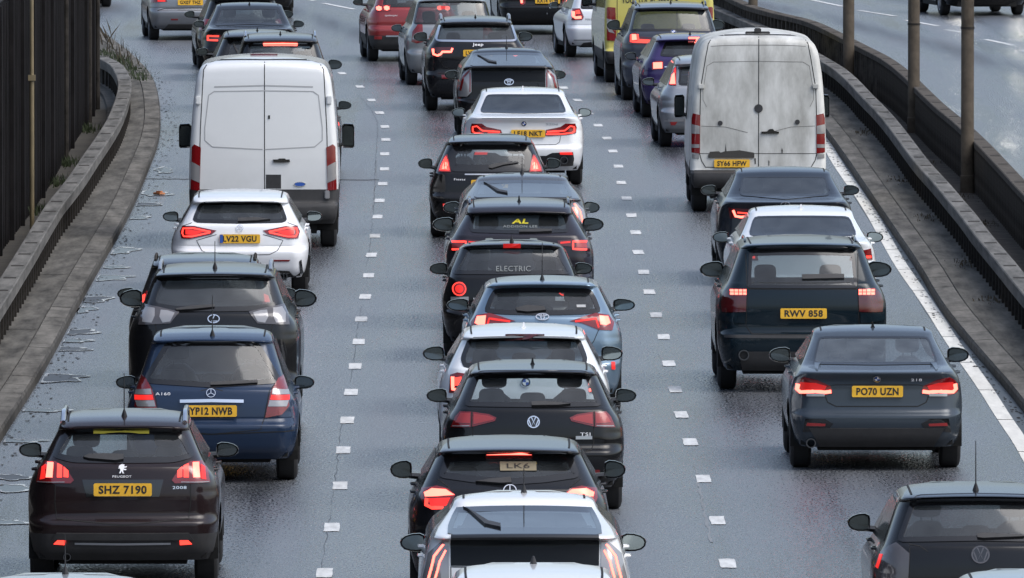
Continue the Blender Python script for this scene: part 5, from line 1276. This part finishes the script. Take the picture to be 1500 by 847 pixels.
def red_suv():
    Z = (500, 0, 5.357)
    c = Car('suv_car', 'dark red SUV near the top edge with two round red lamps lit', 'car', 606, yg=89, H=1.62, W=.90, L=4.4, zoom=Z, paintm=paint('dark_red', (.26, .018, .020), .4, .3, .3), yaw=.06, shelf=.66, wr=.35)
    c.window([(0, c.zb), (.62, c.zb), (.52, c.zt), (0, c.zt)], px=False); c.lowz = .50; c.finish(mz=1.1)
    c.lamp([(265, 50), (300, 42), (385, 40), (390, 85), (330, 95), (275, 88)], 'lens_red', [('brake_lamp', [(276, 58), (296, 50), (316, 58), (318, 76), (298, 86), (278, 78)], 'lit_hot'), ('brake_lamp', [(334, 56), (354, 48), (376, 56), (378, 74), (358, 84), (338, 76)], 'lit_hot')])
    c.seam([(560, 282), (350, 284)], .03, True, 'bumper_trim', 'chrome', off=.02); x, t = c.T(390, 124); c.text('QASHQAI', x, t, .03, .24); c.lamp([(262, 285), (320, 285), (318, 308), (262, 308)], 'lens_bright', (), 'reflector', .012)
red_suv()
def black_top():
    Z = (720, 0, 9.375)
    c = Car('mpv_car', 'black people carrier at the top edge above the dark hybrid with a yellow number plate', 'car', 797, yg=50, H=1.85, W=.94, L=4.9, zoom=Z, paintm=paint('black_v', (.010, .011, .014), .3), yaw=.05, shelf=.62, wr=.34)
    c.window([(0, c.zb), (.68, c.zb), (.6, c.zt), (0, c.zt)], px=False); c.finish(mz=1.1)
    c.lamp([(385, 0), (470, -20), (465, 50), (430, 72), (395, 60)], 'lens_red', [('brake_lamp', [(395, 0), (430, -10), (430, 45), (402, 45)], 'lit_hot')])
    c.plate((770, 12), 'KX14 VUM'); x, t = c.T(820, 183); c.text('VOLTAREX'[:0] or 'HYBRID', x, t, .035, .4) if False else None
    c.seam([(770, 185), (690, 187), (680, 187)], .03, False, 'lettering', 'silver_trim'); c.seam([(545, 106), (650, 108)], .02, False, 'lettering', 'silver_trim'); c.lamp([(500, 335), (560, 335), (555, 355), (500, 355)], 'lens_bright', (), 'reflector')
black_top()
def polo():
    Z = (720, 0, 9.375)
    c = Car('hatchback', 'small white hatchback near the top with a square red lamp, left of the yellow ambulance', 'car', 893, yg=83, H=1.45, W=.845, L=4.0, zoom=Z, paintm=paint('white_e', (.66, .69, .73), 0, .3, .3), yaw=.085, spo=.1, wr=.31, shelf=.6)
    c.window([(0, c.zb), (.58, c.zb), (.5, c.zt), (0, c.zt)], px=False); c.finish(mz=.98)
    c.lamp([(1105, 120), (1215, 118), (1270, 235), (1245, 275), (1100, 278)], 'lens_red', [('light_line', [(1130, 160), (1130, 225), (1160, 245), (1235, 240)], 'lit_hot', .05), ('brake_lamp', [(1160, 150), (1205, 145), (1220, 190), (1165, 195)], 'lit')])
    c.lamp([(1215, 640), (1260, 590), (1420, 570), (1420, 690), (1200, 690)], 'black_plastic', (), 'diffuser', .015, .03, sides=(1, -1)); c.seam([(1420, 552), (1130, 552)], .012)
    x, t = c.T(1340, 268); c.text('POLO', x, t, .035, .14, 'gap')
polo()
# --- right lane
def golf_corner():
    Z = (1240, 640, 4.092)
    c = Car('hatchback', 'dark hatchback cut by the bottom right corner with a tall thin aerial', 'car', 1434, top=704, H=1.47, W=.88, L=4.2, zoom=Z, wb=795, wt=732, paintm=paint('dark_h', (.009, .010, .013), .4), spo=.09, roofw=.73, beltw=.87, shelf=.62)
    c.glass = 'glass_privacy'; c.window([(800, 340), (410, 350), (385, 395), (300, 632), (800, 625)], .04, top=.09)
    c.finish(mz=c.zb+.02, mirkw=dict(out=.13, wd=.19, ht=.15)); c.mast(.75, .42, -.02)
    c.lamp([(300, 636), (258, 655), (205, 690), (175, 800), (185, 860), (370, 860), (378, 700)], 'lens_smoke', [('side_light', [(205, 705), (222, 705), (195, 790), (182, 780)], 'lit_mid')])
    c.logo('vw', (803, 708), .075, 'lens_smoke'); c.wiper([(780, 590), (820, 585), (1000, 592), (1064, 598), (1064, 606), (820, 616), (785, 612)]); c.seam([(378, 640), (378, 720), (372, 860)]); c.seam([(378, 645), (440, 655), (490, 690)], .006)
golf_corner()
def pale_corner():
    c = Car('hatchback', 'pale blue grey car in the bottom right corner, only a roof edge showing', 'car', 1533, top=832, H=1.47, W=.88, L=4.2, paintm=paint('pale_blue', (.30, .35, .40), .5)); c.window([(0, c.zb), (.6, c.zb), (.5, c.zt), (0, c.zt)], px=False); c.finish()
    c.lamp([(.62, .75), (.84, .75), (.8, 1.0), (.62, .95)], px=False)
pale_corner()
glassmat('glass_coupe', (.30, .34, .36), .16)
def bmw2():
    Z = (1130, 470, 3.683)
    c = Car('coupe_car', 'grey coupe in the right lane with number plate PO70 UZN and lit red lamps', 'car', 1285, yg=684, top=476, W=.895, L=4.43, zoom=Z, kind='sedan', wb=535, wt=494, ydeck=.55, paintm=paint('grey_coupe', (.040, .052, .066), .8), roofw=.70, beltw=.83, wr=.33, shelf=.585)
    c.glass = 'glass_coupe'; c.window([(560, 86), (820, 86), (848, 92), (898, 228), (880, 236), (560, 240)], .02); c.finish(heads=False, mz=c.zb-.01, mirkw=dict(out=.14, wd=.22, ht=.155)); c.fin(1.55)
    c.lamp([(806, 390), (820, 352), (885, 322), (960, 304), (988, 322), (1002, 350), (1000, 388), (960, 402), (880, 408)], 'lens_red', [('light_line', [(815, 382), (850, 386), (900, 380), (975, 384), (990, 368), (985, 340)], 'lit_hot', .035), ('lamp_glow', [(840, 352), (900, 335), (975, 330), (975, 372), (850, 374)], 'lit_low'), ('clear_strip', [(850, 400), (945, 400)], 'lens_clear', .03)])
    c.logo('bmw', (570, 310), .038); x, t = c.T(783, 319); c.text('218', x, t, .028, .11); c.plate((572, 381), 'PO70 UZN')
    c.seam([(570, 462), (790, 462), (835, 440), (848, 405)], .01); c.seam([(570, 345), (790, 345), (820, 352)], .006)
    c.lamp([(848, 555), (945, 550), (950, 566), (850, 568)], 'lens_bright', (), 'reflector'); c.exhaust(-.67, c.T(322, 660)[1], .05)
    z0, z1 = c.T(570, 590)[1], c.T(570, 690)[1]; c.lowz = 0
    c.patch('diffuser', [(-.72, z0+.02), (.72, z0+.02), (.60, c.botz+.01), (-.60, c.botz+.01)], 'black_plastic', .012, .03)
    c.lamp([(808, 555), (850, 530), (955, 528), (968, 600), (830, 585)], 'black_gloss', (), 'bumper_vent', .006)
    c.lamp([(856, 230), (890, 230), (898, 262), (888, 270)], c.paint, (), 'boot_edge', .012)
bmw2()
def cayenne():
    Z = (1030, 330, 3.39)
    c = Car('suv_car', 'dark green SUV in the right lane with number plate RWV 858 and dotted brake lamps', 'car', 1176, yg=569, top=346, W=.965, L=4.8, zoom=Z, wb=412, wt=362, paintm=paint('dark_green', (.006, .020, .032), .4), spo=.09, roofw=.72, beltw=.86, wr=.375, shelf=.66, ro=.95)
    c.glass = 'glass_clear'; c.window([(497, 106), (720, 108), (750, 135), (764, 300), (764, 312), (497, 314)], .035, top=.10)
    c.finish(mz=c.zb-.0, mirkw=dict(out=.13, wd=.27, ht=.18)); c.rails('paint_dark_green', 1.2, None, None, .02, .015)
    c.lamp([(770, 316), (850, 312), (880, 340), (892, 380), (888, 430), (775, 430)], 'lens_dark', [('brake_lamp', [(772+20*i, 320+15*j), (788+20*i, 320+15*j), (788+20*i, 331+15*j), (772+20*i, 331+15*j)], 'lit_hot') for i in range(4) for j in range(2)])
    c.seam([(497, 316), (764, 314)], .02); c.seam([(768, 140), (768, 320), (772, 430), (775, 500), (745, 540), (497, 545)]); c.plate((499, 438), 'RWV 858')
    c.wiper([(490, 250), (600, 248), (700, 248), (700, 268), (492, 272)]); c.seam([(497, 286), (760, 284)], .012)
    c.exhaust(-.66, c.T(215, 645)[1], .06); c.lamp([(780, 436), (895, 434), (900, 470), (782, 488)], c.paint, (), 'bumper_corner', .02)
    c.lowz = 0; c.patch('skid_plate', [(-.75, .46), (.75, .46), (.7, c.botz+.01), (-.7, c.botz+.01)], 'black_plastic', .01, .03); c.seam([(497, 555), (880, 550)], .03, True, 'bumper_edge', 'black_plastic', off=.008)
cayenne()
def bmw3():
    Z = (1000, 230, 2.289)
    c = Car('saloon_car', 'white saloon in the right lane with shark fin aerial, behind the dark green SUV', 'car', 1178, top=302, H=1.44, W=.91, L=4.65, zoom=Z, kind='sedan', wb=347, wt=317, ydeck=.55, paintm=paint('white_f', (.70, .72, .74), 0, .26, .2), roofw=.71, beltw=.83)
    c.glass = 'glass_privacy'; c.window([(405, 198), (558, 200), (585, 265), (405, 272)], .02); c.finish(heads=False, mz=1.0, mirkw=dict(out=.15)); c.fin(1.5, 'white_badge', .07)
    c.lamp([(.58, .84), (.86, .84), (.84, .98), (.6, .94)], 'lens_red', [('light_line', [(.62, .88), (.84, .88)], 'lit', .03)], px=False); c.logo('bmw', (0, c.zb-.12), .042, px=False)
bmw3()
def lexus_is():
    Z = (940, 30, 2.922)
    c = Car('saloon_car', 'dark blue saloon behind the dirty white van with an oval chrome badge', 'car', 1151, yg=416, top=245, W=.905, L=4.68, zoom=Z, kind='sedan', wb=289, wt=259, ydeck=.52, paintm=paint('dark_blue', (.020, .028, .042), .5), roofw=.70, beltw=.83, ro=.85)
    c.glass = 'glass_privacy'; c.window([(617, 668), (775, 668), (788, 675), (806, 750), (617, 768)], .02); c.finish(heads=False, mz=c.zb-.01, mirkw=dict(out=.14)) ; c.logo('lexus', (615, 787), .06)
    c.lamp([(372, 802), (475, 808), (478, 842), (380, 848)], 'lens_dark', [('light_line', [(392, 812), (402, 838), (425, 842), (470, 838)], 'lit_hot', .03), ('light_line', [(410, 822), (470, 828)], 'lit', .02)])
lexus_is()
def sprinter():
    Z = (940, 30, 2.922)
    c = Car('panel_van', 'dirty white panel van in the right lane with number plate SY66 HFW', 'van', 1111, yg=309, top=44, W=.995, L=5.9, zoom=Z, kind='van', paintm='van_dirty', wr=.35, shelf=.60, botz=.36, tp=.0, drop=.07, bow=.03, wid=[(.36, .94), (.45, .985), (.7, 1.0), (1.3, .99), (1.9, .95), (2.3, .885), (2.42, .84), (2.48, .78), (2.52, .6), (2.55, .3)])
    c.lowz = c.T(500, 640)[1]; c.finish(mz=1.42, mirkw=dict(out=.16, wd=.15, ht=.34, tall=True))
    c.seam([(500, 62), (500, 630)], .012, False); c.seam([(500, 62), (690, 66), (712, 100), (745, 290), (748, 400), (752, 560), (742, 600), (725, 628), (500, 634)], .012)
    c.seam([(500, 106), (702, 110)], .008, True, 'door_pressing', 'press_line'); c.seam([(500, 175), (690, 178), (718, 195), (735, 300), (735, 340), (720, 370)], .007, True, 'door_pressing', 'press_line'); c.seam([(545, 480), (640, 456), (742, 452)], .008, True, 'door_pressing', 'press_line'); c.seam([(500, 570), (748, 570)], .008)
    c.patch('door_handle', [c.T(*p) for p in ((512, 476), (536, 475), (545, 466), (560, 464), (570, 474), (587, 476), (587, 484), (512, 485))], 'black_gloss', .03, .03)
    for p, r in (((500, 377), .062), ((336, 440), .036), ((666, 435), .036)): c.logo('disc', p, r, 'black_plastic')
    for sg in (-1, 1):
        x, t = c.T(743, 282); bm = bmesh.new(); p = c.P(abs(x)*sg, t); box(bm, -.045, .045, -.05, .03, -.035, .035, Matrix.Translation(p), .012); frombm('door_hinge', bm, c.paint, c.root)
    c.lamp([(747, 405), (776, 398), (781, 420), (782, 565), (748, 570)], 'lens_red', [('clear_window', [(749, 452), (781, 444), (781, 484), (749, 486)], 'lens_clear'), ('clear_window', [(750, 530), (781, 530), (781, 545), (750, 545)], 'lens_clear')], off=.012)
    c.lamp([(750, 572), (780, 572), (780, 590), (752, 592)], 'lens_clear', (), 'lamp_foot')
    c.plate((386, 612), 'SY66 HFW'); c.patch('handle_bar', [c.T(*p) for p in ((285, 573), (482, 573), (482, 588), (285, 588))], 'grime', .02, .03)
    c.lamp([(250, 655), (296, 655), (294, 675), (256, 675)], 'lens_bright', (), 'reflector', .02); c.patch('bumper_step', [(-.93, .60), (.93, .60), (.93, .42), (-.93, .42)], 'black_plastic', .03, .05)
    bm = bmesh.new(); box(bm, -.18, .18, -.02, .06, -.03, .02, None, .01); box(bm, -.05, .05, -.05, .05, .0, .07, None, .012)
    o = frombm('roof_camera', bm, 'black_plastic', c.root); x, t = c.T(496, 56); o.location = c.P(0, t)+Vector((0, -.02, .01))
    c.patch('dirt_streak', [c.T(*p) for p in ((288, 573), (292, 562), (330, 560), (338, 566), (357, 560), (360, 528), (363, 560), (420, 556), (480, 566), (482, 574))], 'grime', .004, .003)
    for q in (((598, 556), (600, 545), (604, 556), (603, 568), (599, 568)), ((542, 602), (544, 598), (547, 604), (546, 622), (543, 622)), ((482, 590), (488, 590), (489, 615), (484, 615))): c.patch('dirt_streak', [c.T(*p) for p in q], 'grime', .004, .003)
    v = []
def vd(n, b, L):
    tc = n.nodes.new('ShaderNodeTexCoord'); t = n.nodes.new('ShaderNodeTexNoise'); t.inputs['Scale'].default_value = 1.6; t.inputs['Detail'].default_value = 9; t.inputs['Roughness'].default_value = .65
    mp = n.nodes.new('ShaderNodeMapping'); mp.inputs['Scale'].default_value = (1.3, 1, .45); L.new(tc.outputs['Object'], mp.inputs['Vector']); L.new(mp.outputs[0], t.inputs['Vector'])
    r = n.nodes.new('ShaderNodeValToRGB'); e = r.color_ramp.elements; e[0].position = .28; e[0].color = (.25, .245, .22, 1); e[1].position = .66; e[1].color = (.68, .68, .65, 1)
    L.new(t.outputs[0], r.inputs[0]); L.new(r.outputs[0], b.inputs['Base Color']); b.inputs['Roughness'].default_value = .5; b.inputs['Coat Weight'].default_value = .15
tree_mat('van_dirty', vd)
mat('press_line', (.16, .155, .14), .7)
sprinter()
def focus():
    Z = (800, 0, 3.85)
    c = Car('hatchback', 'silver hatchback with a tall lit vertical lamp, beside the dirty white van', 'car', 1046, yg=214, top=80, W=.90, L=4.35, zoom=Z, paintm=paint('silver_c', (.33, .34, .36), .6), wr=.32, shelf=.6, yaw=.035, spo=.1, roofw=.70, beltw=.84, wb=125, wt=95)
    c.window([(935, 372), (740, 380), (752, 400), (745, 482), (935, 488)], .04, top=.05); c.finish(mz=1.0)
    c.lamp([(735, 372), (716, 390), (690, 480), (735, 484)], 'lens_bright', [('brake_lamp', [(726, 410), (712, 425), (700, 476), (730, 476)], 'lit_hot'), ('lamp_glow', [(733, 380), (722, 400), (728, 420), (734, 410)], 'lit_mid')])
    c.seam([(800, 678), (670, 680)], .04, True, 'bumper_trim', 'lens_clear', off=.01); c.lamp([(700, 688), (740, 688), (728, 705), (706, 705)], 'lens_bright', (), 'reflector', .015)
focus()
def blue_hatch():
    Z = (800, 0, 3.85)
    c = Car('hatchback', 'violet blue hatchback with bright square lamp and high brake lamp beside the silver hatchback', 'car', 1015, yg=171, top=48, W=.895, L=4.35, zoom=Z, wb=84, wt=60, paintm=paint('violet', (.035, .025, .095), .3), yaw=.04, spo=.14, roofw=.70, shelf=.6)
    c.glass = 'glass_privacy'; c.window([(835, 232), (672, 238), (640, 318), (835, 330)], .04, top=.08); c.finish(mz=1.0); c.fin(1.0)
    c.lamp([(662, 345), (620, 345), (596, 360), (598, 395), (662, 390)], 'lens_red', [('brake_lamp', [(655, 352), (605, 354), (605, 388), (655, 386)], 'lit_hot')])
    c.patch('high_brake_lamp', [c.T(*p) for p in ((800, 218), (868, 218), (868, 245), (800, 245))], 'lens_red', .03, .03); c.patch('brake_light_strip', [c.T(*p) for p in ((803, 221), (865, 221), (865, 242), (803, 242))], 'lit_hot', .036, .004)
    c.seam([(835, 375), (668, 378)], .02, True, 'boot_trim', 'chrome', off=.01)
blue_hatch()
def x1():
    Z = (800, 0, 3.85)
    c = Car('suv_car', 'dark blue grey SUV in front of the yellow ambulance with wide red lamps', 'car', 986, yg=146, top=2, W=.925, L=4.5, zoom=Z, wb=46, wt=13, paintm=paint('blue_grey', (.045, .052, .072), .6), yaw=.035, spo=.12, roofw=.74, beltw=.86, wr=.36, shelf=.66)
    c.glass = 'glass_privacy'; c.window([(730, 48), (905, 50), (925, 70), (965, 168), (950, 176), (730, 176)], .04, top=.06); c.finish(mz=c.zb+.04, mirkw=dict(out=.15, wd=.24, ht=.19)); c.fin(1.0); c.rails('black_gloss', .9, None, None, .05, .02)
    c.lamp([(608, 215), (520, 205), (505, 185), (470, 195), (465, 248), (520, 252), (605, 245)], 'lens_dark', [('light_line', [(600, 232), (520, 228), (514, 195)], 'lit', .04), ('light_line', [(482, 198), (480, 235), (600, 240)], 'lit', .03), ('brake_lamp', [(484, 195), (508, 195), (512, 225), (486, 228)], 'lit_hot')])
    c.logo('bmw', (718, 182), .05)
x1()
def ambulance():
    Z = (860, 0, 7.5)
    yel = paint('ambulance_yellow', (.50, .44, .09), 0, .4, .4)
    c = Car('ambulance', 'yellow high roofed ambulance at the top edge with tall red and clear lamps', 'ambulance', 967, yg=120, H=2.75, W=1.03, L=6.0, zoom=Z, kind='van', paintm=yel, wr=.36, shelf=.62, botz=.36, tp=0, drop=.03, bow=.02, yaw=.045)
    c.lowz = .60; c.finish(mz=1.5, mirkw=dict(out=.22, wd=.2, ht=.36, tall=True))
    c.lamp([(220, 88), (235, 78), (312, 85), (318, 300), (318, 450), (222, 445)], 'lens_red', [('clear_window', [(222, 205), (270, 215), (268, 320), (305, 370), (240, 350), (222, 300)], 'lens_clear')], off=.02)
    x, t = c.T(690, 4); c.text('YOUR LOCAL SERVICE', x, t, .10, 1.05, 'plate_text', 'lettering', .006, None, .02)
    c.seam([(c_, d_) for c_, d_ in ((610, -200), (610, 470))], .012, False); c.seam([(330, -200), (330, 400)], .012)
    c.lamp([(272, 285), (310, 285), (310, 330), (272, 330)], 'lit', (), 'reflector', .03)
    z = c.T(400, 200)[1]
    c.stroke('grey_side_mark', [(-.95, 1.1), (-.95, 1.25)], .05, 'weed_green', .004, .004)
ambulance()
def oncoming():
    p = G(1396, 14); c = Car('oncoming_car', 'dark oncoming car on the opposite road at the top right edge, headlamps lit', 'car', 1396, yg=14, H=1.5, W=.95, L=4.6, paintm=paint('black_b', (.012, .013, .016), .3), yaw=.14, group=None)
    c.window([(0, c.zb), (.62, c.zb), (.5, c.zt), (0, c.zt)], px=False); c.finish(mz=1.05)
    for sg in (-1, 1):
        bm = bmesh.new(); 
        vs = [c.PF(sg*x, t, .02) for x, t in ((.52, .66), (.80, .66), (.82, .80), (.58, .78))]
        v = [tuple(q) for q in vs]+[(q.x, q.y-.08, q.z) for q in vs]; f = [(0, 1, 2, 3), (4, 7, 6, 5), (0, 4, 5, 1), (1, 5, 6, 2), (2, 6, 7, 3), (3, 7, 4, 0)]
        frompy('headlamp', v, f, 'headlight', c.root)
        ld = bpy.data.lights.new('headlamp_beam', 'SPOT'); ld.energy = 3; ld.spot_size = math.radians(50); ld.spot_blend = .8; ld.color = (1, .93, .8); ld.shadow_soft_size = .08
        o = bpy.data.objects.new('headlamp_beam', ld); C.objects.link(o); o.parent = c.root; o.location = (sg*.66, c.L+.12, .72); o.rotation_euler = (math.radians(90-14), 0, 0)
    c.root.rotation_euler = (0, 0, c.root.rotation_euler.z+math.pi)
    c.lamp([(.62, .78), (.86, .76), (.84, 1.0), (.64, .96)], 'lens_red', px=False)
mat('headlight', (.8, .8, .8), .2, emit=(1, .95, .85), es=8)
oncoming()
